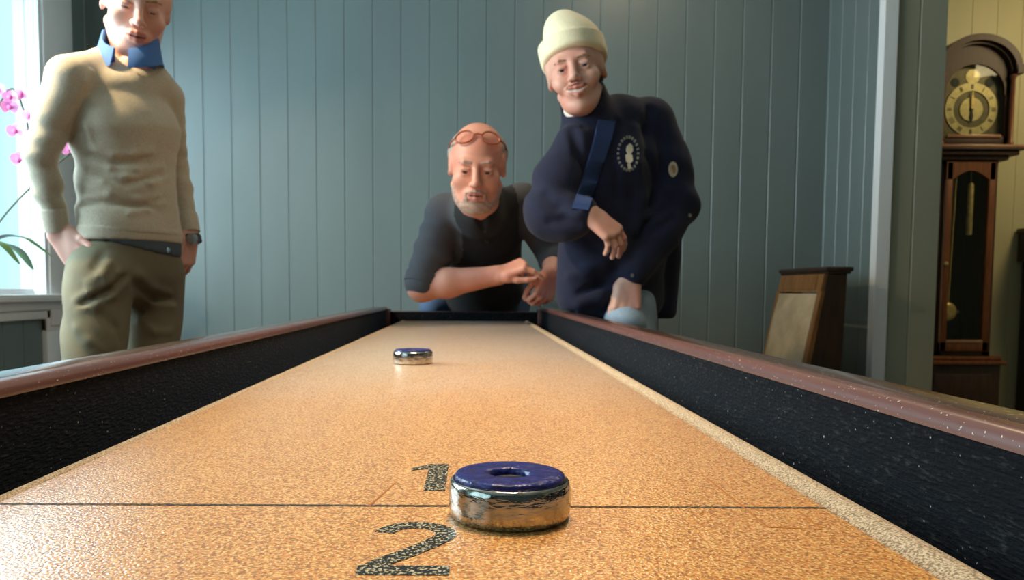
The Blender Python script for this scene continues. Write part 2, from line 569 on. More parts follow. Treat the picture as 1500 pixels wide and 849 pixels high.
# ------------------------------------------------------------------ blended solids (for bodies and clothes)
class Field:
    def __init__(self, lo, hi, h):
        self.lo = np.array(lo, float)
        self.h = h
        self.n = np.ceil((np.array(hi, float) - self.lo) / h).astype(int) + 1
        self.ax = [self.lo[i] + h * np.arange(self.n[i]) for i in range(3)]
        self.f = np.full(tuple(self.n), 0.3, np.float32)
        self.R = np.eye(3)
        self.o = np.zeros(3)
        self.s = 1.0

    def frame(self, o=(0, 0, 0), R=None, s=1.0):
        self.o = np.array(o, float)
        self.R = np.eye(3) if R is None else np.array(R, float)
        self.s = s
        return self

    def w(self, p):
        return self.o + self.R @ (np.array(p, float) * self.s)

    def _op(self, lo, hi, fn, k, mode):
        i0 = np.maximum(0, np.floor((lo - self.lo) / self.h).astype(int))
        i1 = np.minimum(self.n, np.ceil((hi - self.lo) / self.h).astype(int) + 1)
        if (i1 <= i0).any():
            return self
        sl = tuple(slice(a, b) for a, b in zip(i0, i1))
        X = self.ax[0][sl[0]][:, None, None]
        Y = self.ax[1][sl[1]][None, :, None]
        Z = self.ax[2][sl[2]][None, None, :]
        d = fn(X, Y, Z)
        g = self.f[sl]
        if mode == 'u':
            t = np.clip(0.5 + 0.5 * (g - d) / k, 0, 1)
            r = g + (d - g) * t - k * t * (1 - t)
        elif mode == 's':
            t = np.clip(0.5 - 0.5 * (g + d) / k, 0, 1)
            r = g + (-d - g) * t + k * t * (1 - t)
        else:
            t = np.clip(0.5 - 0.5 * (g - d) / k, 0, 1)
            r = g + (d - g) * t + k * t * (1 - t)
        self.f[sl] = r
        return self

    def ell(self, c, r, rot=None, k=0.012, mode='u'):
        c = self.w(c)
        r = np.array(r, float) * self.s
        Q = self.R if rot is None else self.R @ np.array(rot, float)
        m = r.max() + k + 2 * self.h

        def fn(X, Y, Z):
            dx, dy, dz = X - c[0], Y - c[1], Z - c[2]
            a = (dx * Q[0, 0] + dy * Q[1, 0] + dz * Q[2, 0]) / r[0]
            b = (dx * Q[0, 1] + dy * Q[1, 1] + dz * Q[2, 1]) / r[1]
            e = (dx * Q[0, 2] + dy * Q[1, 2] + dz * Q[2, 2]) / r[2]
            k0 = np.sqrt(a * a + b * b + e * e)
            k1 = np.sqrt((a / r[0]) ** 2 + (b / r[1]) ** 2 + (e / r[2]) ** 2) + 1e-9
            return k0 * (k0 - 1) / k1
        return self._op(c - m, c + m, fn, k, mode)

    def cap(self, a, b, ra, rb, k=0.012, mode='u', flat=None):
        a, b = self.w(a), self.w(b)
        ra, rb = ra * self.s, rb * self.s
        ab = b - a
        L2 = float(ab @ ab) + 1e-12
        m = max(ra, rb) + k + 2 * self.h

        def fn(X, Y, Z):
            dx, dy, dz = X - a[0], Y - a[1], Z - a[2]
            t = np.clip((dx * ab[0] + dy * ab[1] + dz * ab[2]) / L2, 0, 1)
            qx, qy, qz = dx - t * ab[0], dy - t * ab[1], dz - t * ab[2]
            return np.sqrt(qx * qx + qy * qy + qz * qz) - (ra + (rb - ra) * t)
        return self._op(np.minimum(a, b) - m, np.maximum(a, b) + m, fn, k, mode)

    def chain(self, pts, rads, k=0.012):
        for (a, b, ra, rb) in zip(pts, pts[1:], rads, rads[1:]):
            self.cap(a, b, ra, rb, k)
        return self

    def sect(self, a, b, A, B, u, k=0.03):
        """Tapering solid from a to b whose cross-section is an ellipse: A, B = (half width along u, half depth)."""
        a, b = self.w(a), self.w(b)
        u = self.R @ np.array(u, float)
        ab = b - a
        L = float(np.linalg.norm(ab)) + 1e-9
        wv = ab / L
        u = u - wv * (u @ wv)
        u /= np.linalg.norm(u)
        v = np.cross(wv, u)
        m = max(*A, *B) + k + 2 * self.h

        def fn(X, Y, Z):
            dx, dy, dz = X - a[0], Y - a[1], Z - a[2]
            s = (dx * wv[0] + dy * wv[1] + dz * wv[2])
            t = np.clip(s / L, 0, 1)
            rx = A[0] + (B[0] - A[0]) * t
            ry = A[1] + (B[1] - A[1]) * t
            pu = dx * u[0] + dy * u[1] + dz * u[2]
            pv = dx * v[0] + dy * v[1] + dz * v[2]
            pw = s - t * L
            rm = np.minimum(rx, ry)
            k0 = np.sqrt((pu / rx) ** 2 + (pv / ry) ** 2 + (pw / rm) ** 2)
            k1 = np.sqrt((pu / rx ** 2) ** 2 + (pv / ry ** 2) ** 2 + (pw / rm ** 2) ** 2) + 1e-9
            return k0 * (k0 - 1) / k1
        return self._op(np.minimum(a, b) - m, np.maximum(a, b) + m, fn, k, 'u')

    def plane(self, p, n, k=0.004):
        """Keep only the side the normal n points away from."""
        p = self.w(p)
        n = self.R @ np.array(n, float)
        n = n / np.linalg.norm(n)

        def fn(X, Y, Z):
            return (X - p[0]) * n[0] + (Y - p[1]) * n[1] + (Z - p[2]) * n[2]
        return self._op(self.lo - 1, self.lo + self.n * self.h + 1, fn, k, 'i')

    def below(self, z, x1):
        """Rest the solid on a level top: nothing below z where x < x1."""
        i = int(np.searchsorted(self.ax[0], x1))
        Z = self.ax[2][None, None, :]
        self.f[:i] = np.maximum(self.f[:i], (z - Z).astype(np.float32))
        return self

    def ripple(self, amp, freq, direction, centre=None, rad=None, seed=0.0):
        """Soft cloth folds: waves running along a direction, optionally only near a centre."""
        X = self.ax[0][:, None, None]
        Y = self.ax[1][None, :, None]
        Z = self.ax[2][None, None, :]
        d = np.array(direction, float)
        d /= np.linalg.norm(d)
        s = X * d[0] + Y * d[1] + Z * d[2]
        wv = np.sin(freq * s + 1.7 * np.sin(13 * X + 7 * Z + seed) + 1.3 * np.sin(17 * Y - 11 * Z + 2 * seed))
        g = 1.0
        if centre is not None:
            c = np.array(centre, float)
            g = np.exp(-((X - c[0]) ** 2 + (Y - c[1]) ** 2 + (Z - c[2]) ** 2) / (rad * rad))
        self.f += (amp * wv * g).astype(np.float32)
        return self

    def mesh(self):
        f = self.f
        f[0], f[-1] = 0.3, 0.3
        f[:, 0], f[:, -1] = 0.3, 0.3
        f[:, :, 0], f[:, :, -1] = 0.3, 0.3
        ins = f < 0
        nx, ny, nz = f.shape
        corners = [(i, j, k) for i in (0, 1) for j in (0, 1) for k in (0, 1)]
        cnt = np.zeros((nx - 1, ny - 1, nz - 1), np.int8)
        for (i, j, k) in corners:
            cnt += ins[i:nx - 1 + i, j:ny - 1 + j, k:nz - 1 + k]
        act = (cnt > 0) & (cnt < 8)
        idx = np.argwhere(act)
        vid = np.full(act.shape, -1, np.int32)
        vid[act] = np.arange(len(idx))
        pos = np.zeros((len(idx), 3))
        num = np.zeros(len(idx))
        vals = {c: f[idx[:, 0] + c[0], idx[:, 1] + c[1], idx[:, 2] + c[2]] for c in corners}
        for c0 in corners:
            for ax in range(3):
                if c0[ax] == 1:
                    continue
                c1 = list(c0)
                c1[ax] = 1
                c1 = tuple(c1)
                fa, fb = vals[c0], vals[c1]
                m = (fa < 0) != (fb < 0)
                tt = np.where(m, fa / np.where(m, fa - fb, 1), 0)
                p = np.array(c0, float)[None, :] + tt[:, None] * (np.array(c1, float) - np.array(c0, float))[None, :]
                pos += p * m[:, None]
                num += m
        verts = self.lo + (idx + pos / num[:, None]) * self.h
        quads = []
        for ax in range(3):
            a0 = [slice(0, -1) if i == ax else slice(1, -1) for i in range(3)]
            a1 = [slice(1, None) if i == ax else slice(1, -1) for i in range(3)]
            A, B = ins[tuple(a0)], ins[tuple(a1)]
            cr = np.argwhere(A != B)
            sgn = A[cr[:, 0], cr[:, 1], cr[:, 2]]
            off = np.ones(3, int)
            off[ax] = 0
            e = cr + off
            b, c = [(1, 2), (2, 0), (0, 1)][ax]
            eb = np.zeros(3, int); eb[b] = 1
            ec = np.zeros(3, int); ec[c] = 1
            q = [e - eb - ec, e - ec, e, e - eb]
            Q = np.stack([vid[x[:, 0], x[:, 1], x[:, 2]] for x in q], 1)
            Q[~sgn] = Q[~sgn][:, ::-1]
            quads.append(Q)
        return verts, np.concatenate(quads)


def solid_mesh(name, pieces, mats, parent, classify=None, label=None):
    """One mesh from one or more (verts, quads) pieces; classify(centres) -> material index per face."""
    V, Q, off = [], [], 0
    for v, q in pieces:
        V.append(v)
        Q.append(q + off)
        off += len(v)
    V, Q = np.concatenate(V), np.concatenate(Q)
    me = bpy.data.meshes.new(name)
    me.vertices.add(len(V))
    me.vertices.foreach_set('co', V.astype(np.float32).ravel())
    me.loops.add(len(Q) * 4)
    me.loops.foreach_set('vertex_index', Q.astype(np.int32).ravel())
    me.polygons.add(len(Q))
    me.polygons.foreach_set('loop_start', np.arange(0, len(Q) * 4, 4, dtype=np.int32))
    me.polygons.foreach_set('loop_total', np.full(len(Q), 4, np.int32))
    me.polygons.foreach_set('use_smooth', np.ones(len(Q), bool))
    for m in mats:
        me.materials.append(m)
    if classify is not None:
        me.polygons.foreach_set('material_index', classify(V[Q].mean(1)).astype(np.int32))
    me.update(calc_edges=True)
    me.validate()
    o = bpy.data.objects.new(name, me)
    COL.objects.link(o)
    if parent is not None:
        o.parent = parent
        bpy.context.view_layer.update()
        o.matrix_parent_inverse = parent.matrix_world.inverted()
    if label:
        o['label'] = label
    return o


def bvh_of(o):
    me = o.data
    return BVHTree.FromPolygons([v.co.copy() for v in me.vertices], [tuple(p.vertices) for p in me.polygons])


def on_surface(bvh, px, py, lift=0.002):
    """Where the sight line through (px, py) meets a garment, lifted a little off the cloth."""
    o = Vector((0, 0, CAM_Z))
    d = (at(px, py, 1.0) - o).normalized()
    loc, nor, _, _ = bvh.ray_cast(o, d)
    if loc is None:
        return None, None
    if nor.dot(d) > 0:
        nor = -nor
    return loc + nor * lift, nor


# ------------------------------------------------------------------ the room
BACK, LEFT, RIGHT, PIER = 3.5, -1.68, 1.546, 3.02
PIER_END, HALL, NEAR, FAR_R, TOP = 1.778, 4.42, -2.5, 4.4, 2.62


def plank_profile(a, b, period, depth=0.0025, gw=0.009):
    """(distance along, depth) points of a tongue-and-groove boarded face."""
    pts = [(a, 0.0)]
    n = max(1, round((b - a) / period))
    step = (b - a) / n
    for i in range(1, n):
        c = a + i * step
        pts += [(c - gw / 2, 0.0), (c - gw / 5, depth), (c + gw / 5, depth), (c + gw / 2, 0.0)]
    pts.append((b, 0.0))
    return pts


def plank_wall(bm, origin, along, normal, length, z0, z1, period, thick=0.10, mat=0):
    """A boarded slab: the grooved face at origin, running along, its room side towards normal."""
    o, u, n = Vector(origin), Vector(along), Vector(normal)
    prof = plank_profile(0, length, period)
    face = [o + u * s - n * d for s, d in prof]
    ring = face + [o + u * length - n * thick, o - n * thick]
    lo = [bm.verts.new((p.x, p.y, z0)) for p in ring]
    hi = [bm.verts.new((p.x, p.y, z1)) for p in ring]
    k = len(ring)
    for i in range(k):
        bm.faces.new((lo[i], lo[(i + 1) % k], hi[(i + 1) % k], hi[i])).material_index = mat
    bm.faces.new(lo[::-1]).material_index = mat
    bm.faces.new(hi).material_index = mat


def struct(name, bm, m, parent=None, smooth=20):
    o = obj(name, bm, m, parent, smooth)
    if parent is None:
        o['kind'] = 'structure'
    return o


b = new(); box(b, (LEFT - .15, NEAR - .1, -.1), (FAR_R + .1, HALL + .1, 0)); struct('floor', b, M['floor'])
b = new(); box(b, (LEFT - .15, NEAR - .1, TOP), (FAR_R + .1, HALL + .1, TOP + .1)); struct('ceiling', b, M['ceiling'])
b = new(); plank_wall(b, (LEFT, BACK, 0), (1, 0, 0), (0, -1, 0), RIGHT - LEFT, 0, TOP, .125); struct('wall_back', b, M['wall'])
b = new(); plank_wall(b, (RIGHT, PIER + .012, 0), (0, 1, 0), (-1, 0, 0), BACK + .1 - PIER - .012, 0, TOP, .112, .08); struct('wall_right', b, M['wall'])
b = new(); plank_wall(b, (RIGHT + .03, PIER, 0), (1, 0, 0), (0, -1, 0), PIER_END - RIGHT - .03, 0, TOP, .112, .10); struct('wall_pier', b, M['wall_olive'])
b = new(); box(b, (RIGHT - .012, PIER - .016, 0), (RIGHT + .042, PIER + .03, TOP), .004); struct('trim_1', b, M['trim'])
b = new(); plank_wall(b, (RIGHT + .08, HALL, 0), (1, 0, 0), (0, -1, 0), FAR_R - RIGHT - .08, 0, TOP, .14); struct('wall_hall', b, M['hall_wall'])
b = new(); plank_wall(b, (FAR_R, NEAR, 0), (0, 1, 0), (-1, 0, 0), HALL - NEAR, 0, TOP, .14); struct('wall_far_right', b, M['hall_wall'])
b = new(); plank_wall(b, (LEFT, NEAR, 0), (1, 0, 0), (0, 1, 0), FAR_R - LEFT, 0, TOP, .125); struct('wall_near', b, M['wall'])

W1, W2 = (1.0, 3.06), (-1.75, 0.25)            # left-wall window openings; the second is unseen, added to light the room
WZ0, WZ1 = 0.84, 2.36
b = new()
for (y0, y1, z0, z1) in ((NEAR, W2[0], 0, TOP), (W2[1], W1[0], 0, TOP), (W1[1], BACK + .1, 0, TOP),
                         (W2[0], W2[1], 0, WZ0), (W2[0], W2[1], WZ1, TOP), (W1[0], W1[1], 0, WZ0), (W1[0], W1[1], WZ1, TOP)):
    plank_wall(b, (LEFT, y0, 0), (0, 1, 0), (1, 0, 0), y1 - y0, z0, z1, .125, .07)
struct('wall_left', b, M['wall'])


def window(n, y0, y1):
    b = new()
    d0, d1 = LEFT - .075, LEFT - .028          # sash, set just back from the wall face
    for (a0, a1, c0, c1) in ((y0, y1, WZ0, WZ0 + .028), (y0, y1, WZ1 - .05, WZ1), (y0, y0 + .05, WZ0, WZ1), (y1 - .006, y1 + .002, WZ0, WZ1),
                             ((y0 + y1) / 2 - .03, (y0 + y1) / 2 + .03, WZ0, WZ1), (y0, y1, 2.14, 2.19)):
        box(b, (d0, a0, c0), (d1, a1, c1), .004)
    w = struct('window_%d' % n, b, M['trim'])
    b = new(); box(b, (LEFT - .055, y0, WZ0), (LEFT - .050, y1, WZ1)); obj('pane', b, M['pane'], w)
    b = new()
    for (a0, a1, c0, c1) in ((y1, y1 + .26, .70, WZ1 + .13), (y0 - .13, y0, .70, WZ1 + .13), (y0 - .13, y1 + .13, WZ1, WZ1 + .13)):
        box(b, (LEFT - .02, a0, c0), (LEFT + .022, a1, c1), .004)
        box(b, (LEFT - .02, a0 + .02, c0 + .02), (LEFT + .030, a1 - .02, c1 - .02), .008)
    box(b, (LEFT - .072, y1 - .002, WZ0), (LEFT + .004, y1 + .010, WZ1))
    obj('casing', b, M['trim'], w)
    b = new()
    box(b, (LEFT - .03, y0 - .15, WZ0 - .022), (LEFT + .060, y1 + .15, WZ0 + .006), .006)
    box(b, (LEFT - .03, y0 - .13, WZ0 - .055), (LEFT + .034, y1 + .13, WZ0 - .022), .006)
    box(b, (LEFT - .03, y0 - .13, WZ0 - .090), (LEFT + .022, y1 + .13, WZ0 - .055), .004)
    obj('sill', b, M['trim'], w)
    b = new()
    for (a0, a1, c0, c1) in ((y0 - .13, y0, .10, .75), (y1, y1 + .13, .10, .75), (y0 - .13, y1 + .13, .10, .20)):
        box(b, (LEFT - .01, a0, c0), (LEFT + .02, a1, c1), .005)
    obj('apron_frame', b, M['trim'], w)


window(1, *W1)
window(2, *W2)
for nm, lo, hi in (('baseboard_back', (LEFT, BACK - .018, 0), (RIGHT, BACK, .14)), ('baseboard_left', (LEFT, NEAR, 0), (LEFT + .018, BACK, .10)),
                   ('baseboard_right', (RIGHT - .018, PIER + .03, 0), (RIGHT, BACK, .14)), ('baseboard_hall', (RIGHT + .3, HALL - .018, 0), (FAR_R, HALL, .14))):
    b = new(); box(b, lo, hi, .004); struct(nm, b, M['trim'] if nm != 'baseboard_hall' else M['hall_wall'])

# ------------------------------------------------------------------ the shuffleboard table
BZ = 0.76                                       # playing surface
BX0, BX1, BY0, BY1 = -.244, .181, .06, 2.78
GUT = .066
RX0, RX1 = BX0 - GUT, BX1 + GUT                 # inner faces of the side rails
RT = BZ + .048                                  # rail top
CXT = (BX0 + BX1) / 2
EY0, EY1 = BY0 - GUT, BY1 + GUT

table = thing('shuffleboard_table', (CXT, (BY0 + BY1) / 2, 0), 'long shuffleboard table with bead-strewn orange board and dark carpeted gutters', 'game table')
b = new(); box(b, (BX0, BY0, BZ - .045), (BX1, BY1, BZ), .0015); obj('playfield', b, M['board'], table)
for s in (-1, 1):
    b = new()
    rr = .0060 if s < 0 else .0160
    x = BX0 - rr - .0005 if s < 0 else BX1 + rr + .0005
    pts = [(x + rr * math.cos(a), BZ - rr - .0005 + rr * math.sin(a)) for a in [math.pi * k / 14 for k in range(15)]]
    pts += [(x - rr, BZ - .05), (x + rr, BZ - .05)]
    prism(b, pts, 'y', EY0 + .002, EY1 - .002)
    obj('edge_roll', b, M['felt'], table, 60)
b = new(); box(b, (RX0 - .01, EY0 - .01, BZ - .062), (RX1 + .01, EY1 + .01, BZ - .046)); obj('gutter_floor', b, M['carpet'], table)
for s in (-1, 1):
    X = (lambda d: RX0 - d) if s < 0 else (lambda d: RX1 + d)
    rail = obj('side_rail', box(new(), (min(X(.012), X(.044)), EY0 - .046, BZ - .17), (max(X(.012), X(.044)), EY1 + .046, RT - .006), .003), M['cabinet'], table)
    b = new()
    pts = [(X(0), BZ - .05), (X(0), RT - .009), (X(.012), RT - .009), (X(.012), BZ - .05)]
    prism(b, pts, 'y', EY0, EY1)
    obj('carpet_lining', b, M['carpet'], rail)
    b = new()
    pts = [(X(.014), RT - .010), (X(-.002), RT - .010)] + [(X(.0065 - .0085 * math.cos(a)), RT - .0085 + .0085 * math.sin(a)) for a in [math.pi / 2 * k / 8 for k in range(9)]] + [(X(.014), RT)]
    prism(b, pts, 'y', EY0, EY1)
    obj('rail_nosing', b, M['rail_red'], rail, 50, 'red-brown rounded inner edge')
    b = new()
    box(b, (min(X(.014), X(.046)), EY0 - .048, RT - .014), (max(X(.014), X(.046)), EY1 + .048, RT - .0005), .002)
    obj('rail_cap', b, M['rail_dark'], rail, 50, 'glossy dark outer rail top')
for s in (-1, 1):
    Y = (lambda d: EY0 - d) if s < 0 else (lambda d: EY1 + d)
    rail = obj('end_rail', box(new(), (RX0 - .012, min(Y(.012), Y(.044)), BZ - .17), (RX1 + .012, max(Y(.012), Y(.044)), RT - .016), .003), M['cabinet'], table)
    b = new(); box(b, (RX0 - .006, min(Y(0), Y(.012)), BZ - .05), (RX1 + .006, max(Y(0), Y(.012)), RT - .018)); obj('carpet_lining', b, M['carpet'], rail)
for sx in (0, 1):
    for sy in (0, 1):
        b = new()
        x0 = (RX0 - .014, RX1 - .012)[sx]
        y0 = (EY0 - .03, EY1 - .035)[sy]
        box(b, (x0, y0, BZ - .05), (x0 + .026, y0 + .065, RT - .006), .003)
        obj('corner_block', b, M['rail_red'], table)
b = new(); box(b, (RX0 - .038, EY0 - .04, BZ - .24), (RX1 + .038, EY1 + .04, BZ - .16), .004); obj('cabinet_apron', b, M['cabinet'], table)
for sx in (0, 1):
    for yy in (.25, 2.55):
        b = new()
        cx = (RX0 + .01, RX1 - .01)[sx]
        lathe(b, [(0, .0), (.038, .0), (.042, .03), (.036, .05), (.030, .12), (.040, .30), (.048, .42), (.038, .46), (.050, .48), (.050, .53), (0, .53)], 24, (cx, yy, 0))
        obj('leg', b, M['cabinet'], table)
b = new(); box(b, (BX0 + .0005, .3926, BZ), (BX1 - .0005, .3956, BZ + .00015)); obj('score_line', b, M['line'], table)


def ribbon(bm, pts, w, z0, z1):
    """A flat painted stroke with constant thickness w."""
    P = [Vector((p[0], p[1])) for p in pts]
    L, R = [], []
    for i, p in enumerate(P):
        d = (P[min(i + 1, len(P) - 1)] - P[max(i - 1, 0)]).normalized()
        nrm = Vector((-d.y, d.x))
        ww = w[i] if isinstance(w, list) else w
        L.append(p + nrm * ww / 2)
        R.append(p - nrm * ww / 2)
    for i in range(len(P) - 1):
        q = [L[i], R[i], R[i + 1], L[i + 1]]
        lo = [bm.verts.new((v.x, v.y, z0)) for v in q]
        hi = [bm.verts.new((v.x, v.y, z1)) for v in q]
        bm.faces.new(hi)
        for k in range(4):
            bm.faces.new((lo[k], lo[(k + 1) % 4], hi[(k + 1) % 4], hi[k]))


b = new()
box(b, (-.0265, .4245, BZ), (-.0145, .4900, BZ + .0003))
prism(b, [(-.0262, .4900), (-.0262, .4770), (-.0370, .4720), (-.0370, .4775)], 'z', BZ, BZ + .0003)
obj('numeral', b, M['numeral'], table, 0, 'beaded black figure 1')
b = new()
arc = [(-.0255 + .0140 * math.cos(math.radians(a)), .3475 + .0135 * math.sin(math.radians(a))) for a in range(172, -31, -14)]
arc += [(-.0185, .3330), (-.0270, .3215), (-.0360, .3110), (-.0405, .3030)]
ribbon(b, arc, .0095, BZ, BZ + .0003)
box(b, (-.0450, .2965, BZ), (-.0085, .3065, BZ + .0004))
obj('numeral', b, M['numeral'], table, 0, 'beaded black figure 2')
# faint joints in the maple boards
g = [at(1036, 700, 1), at(1125, 772, 1), at(1203, 775, 1), at(1169, 748, 1)]


def board_pt(px, py):
    o = Vector((0, 0, CAM_Z))
    d = at(px, py, 1.0) - o
    return o + d * ((BZ - CAM_Z) / d.z)


for a_, c_ in (((1036, 700), (1125, 772)), ((1125, 772), (1203, 775)), ((1203, 775), (1169, 748)), ((579, 707), (541, 741))):
    p, q = board_pt(*a_), board_pt(*c_)
    b = new(); ribbon(b, [p.xy, q.xy], .0011, BZ, BZ + .0002)
    obj('board_joint', b, M['faint'], table, 0)

# ------------------------------------------------------------------ pucks


def puck_meshes():
    b = new()
    lathe(b, [(0, 0), (.0262, 0), (.0282, .0008), (.0292, .0026), (.0296, .0060), (.0297, .0105), (.0296, .0145), (.0290, .0172), (.0285, .0184), (.0276, .0188), (.0268, .0184), (.0262, .0178), (0, .0176)], 96)
    bb = new()
    wob = lambda a, r, z: .007 * math.sin(9 * a + 1) * math.sin(5 * a) + .005 * math.sin(23 * a)
    lathe(bb, [(.0262, .0176), (.0267, .0190), (.0266, .0204), (.0258, .0212), (.0225, .0215), (.0170, .0214), (.0128, .0215), (.0108, .0214), (.0098, .0206), (.0094, .0190), (.0092, .0182)], 96, wob=wob)
    cc = new()
    lathe(cc, [(.0098, .0186), (.0092, .0180), (.0060, .0178), (0, .0177)], 48)
    return b, bb, cc


puck = thing('shuffleboard_puck', (.0185, .377, BZ + .0002), 'large chrome puck with blue cap beside the painted figures 1 and 2', 'puck', 'blue-capped pucks on the board')
pb, pc, ph = puck_meshes()
obj('steel_weight', pb, M['steel'], puck, 50, local=True)
capo = obj('cap', pc, M['cap'], puck, 60, 'dark blue plastic ring', local=True)
hole = obj('recess', ph, M['cap_hole'], puck, 60, local=True)
hole.parent = capo
puck2 = puck.copy(); COL.objects.link(puck2)
puck2.location = (-.0885, 1.168, BZ + .0002)
puck2.rotation_euler = (0, 0, 1.1)
puck2['label'] = 'small far puck with blue cap alone in the middle of the board'
for ch in list(puck.children):
    c = ch.copy(); COL.objects.link(c); c.parent = puck2
    for gch in ch.children:
        d = gch.copy(); COL.objects.link(d); d.parent = c

# ------------------------------------------------------------------ the leather-backed chair against the right wall
CHY0, CHY1 = 2.90, 3.33
chair = thing('chair', (1.20, (CHY0 + CHY1) / 2, 0), 'old oak chair with tan leather back against the right-hand wall', 'chair')
for y in (CHY0, CHY1 - .045):
    b = new()
    prism(b, [(1.310, .945), (1.378, .945), (1.370, .60), (1.362, .40), (1.395, 0), (1.345, 0), (1.310, .40), (1.262, .45), (1.255, .60)], 'y', y, y + .045)
    obj('back_post', b, M['dark_oak'], chair, 0)
b = new(); box(b, (1.296, CHY0 - .012, .945), (1.398, CHY1 + .012, .962), .005); box(b, (1.304, CHY0 - .006, .936), (1.390, CHY1 + .006, .947), .003)
obj('crest_cap', b, M['dark_oak'], chair)
b = new(); prism(b, [(1.300, .936), (1.330, .936), (1.322, .868), (1.287, .868)], 'y', CHY0 + .012, CHY1 - .012)
prism(b, [(1.296, .930), (1.300, .930), (1.291, .880), (1.287, .880)], 'y', CHY0 + .06, CHY1 - .06)
obj('crest_rail', b, M['oak'], chair, 0)
for y in (CHY0 + .001, CHY1 - .032):
    b = new(); prism(b, [(1.287, .872), (1.318, .872), (1.258, .47), (1.212, .47)], 'y', y, y + .031); obj('back_stile', b, M['oak'], chair, 0)
b = new()
n = 9
rows = []
for i in range(n + 1):
    tt = i / n
    base = Vector((1.284, 0, .862)).lerp(Vector((1.214, 0, .49)), tt)
    row = []
    for j in range(n + 1):
        ss = j / n
        puff = .026 * (1 - (2 * tt - 1) ** 6) * (1 - (2 * ss - 1) ** 6)
        row.append(b.verts.new((base.x - puff, CHY0 + .034 + ss * (CHY1 - CHY0 - .068), base.z + puff * .15)))
    rows.append(row)
back = [b.verts.new((p.co.x + .03 + (.026 * 0), p.co.y, p.co.z)) for p in (rows[0][0], rows[0][n], rows[n][n], rows[n][0])]
for i in range(n):
    for j in range(n):
        b.faces.new((rows[i][j], rows[i][j + 1], rows[i + 1][j + 1], rows[i + 1][j]))
edge = [rows[0][j] for j in range(n + 1)] + [rows[i][n] for i in range(1, n + 1)] + [rows[n][j] for j in range(n - 1, -1, -1)] + [rows[i][0] for i in range(n - 1, 0, -1)]
ctr = b.verts.new((1.28, (CHY0 + CHY1) / 2, .68))
for p, q in zip(edge, edge[1:] + edge[:1]):
    b.faces.new((p, ctr, q))
bmesh.ops.delete(b, geom=back, context='VERTS')
obj('back_pad', b, M['leather'], chair, 60, 'tan leather pad')
b = new(); box(b, (.86, CHY0, .38), (1.34, CHY1, .43), .004); obj('seat_rail', b, M['oak'], chair)
b = new(); box(b, (.85, CHY0 + .006, .428), (1.30, CHY1 - .006, .475), .018, 3); obj('seat', b, M['leather'], chair)
for y in (CHY0, CHY1 - .042):
    b = new(); box(b, (.86, y, 0), (.902, y + .042, .40), .004); obj('leg', b, M['oak'], chair)
for y in (CHY0 + .01, CHY1 - .035):
    b = new(); box(b, (.88, y, .16), (1.36, y + .025, .19), .003); obj('stretcher', b, M['oak'], chair)

# ------------------------------------------------------------------ the longcase clock in the hall (built about its own base, front towards -y)
clock = thing('longcase_clock', (2.585, 4.12, 0), 'tall walnut longcase clock with arched hood and brass dial', 'clock', rz=-.0)
cl = lambda n_, b_, m_, p_=None, sm=40, lb=None: obj(n_, b_, m_, p_ if p_ is not None else clock, sm, lb, local=True)
b = new(); box(b, (-.20, .0, 0), (.20, .25, .49), .004); box(b, (-.215, -.012, 0), (.215, .255, .09), .006); box(b, (-.15, -.008, .14), (.15, .01, .44), .006)
cl('plinth', b, M['clock_dark'])
b = new(); box(b, (-.218, -.022, .49), (.218, .255, .512), .006); box(b, (-.200, -.010, .512), (.200, .25, .535), .008); cl('plinth_moulding', b, M['clock_wood'])
b = new()
box(b, (-.150, .02, .53), (-.108, .23, 1.585), .003); box(b, (.108, .02, .53), (.150, .23, 1.585), .003)
box(b, (-.15, .21, .53), (.15, .23, 1.585), .002); box(b, (-.15, .02, .53), (.15, .23, .56), .002); box(b, (-.15, .02, 1.53), (.15, .23, 1.585), .002)
trunk = cl('trunk', b, M['clock_dark'])
b = new()
box(b, (-.128, .0, .56), (-.094, .022, 1.545), .004); box(b, (.094, .0, .56), (.128, .022, 1.545), .004)
box(b, (-.128, .0, .56), (.128, .022, .612), .004)
prism(b, [(-.128, 1.545), (-.128, 1.455)] + [(-.094 + .188 * k / 12, 1.455 + .045 * math.sin(math.pi * k / 12)) for k in range(13)] + [(.128, 1.455), (.128, 1.545)], 'y', 0, .022)
door = cl('door', b, M['clock_wood'], trunk, 30)
b = new(); box(b, (-.096, .010, .605), (.096, .013, 1.50)); cl('glass', b, M['glass'], door)
b = new(); box(b, (-.096, -.003, .606), (.096, .004, .622), .002); cl('lower_bead', b, M['pale_wood'], door)
b = new(); lathe(b, [(0, -.008), (.008, -.006), (.010, 0), (.006, .006)], 16, (-.112, -.002, 1.02), ax='y'); cl('door_knob', b, M['brass'], door)
b = new()
tube(b, [(-.050, .045, 1.52), (-.066, .045, .80)], .004)
lathe(b, [(0, -.010), (.030, -.009), (.047, -.003), (.050, .002), (.030, .008), (0, .009)], 32, (-.067, .045, .768), ax='y')
cl('pendulum', b, M['brass'])
b = new(); lathe(b, [(0, 0), (.013, .002), (.015, .01), (.015, .26), (.012, .272), (0, .275)], 20, (.030, .05, 1.17)); tube(b, [(.030, .05, 1.44), (.030, .05, 1.52)], .002)
cl('weight', b, M['brass'])
b = new(); tube(b, [(-.02, .12, 1.52), (-.02, .12, .95)], .002); tube(b, [(-.05, .12, 1.52), (-.05, .12, .70)], .0015); cl('chain', b, M['brass'])
b = new(); box(b, (-.035, .19, .756), (.085, .207, .772), .002); cl('brass_strip', b, M['brass'])  # plain brass strip for a pale line across the trunk
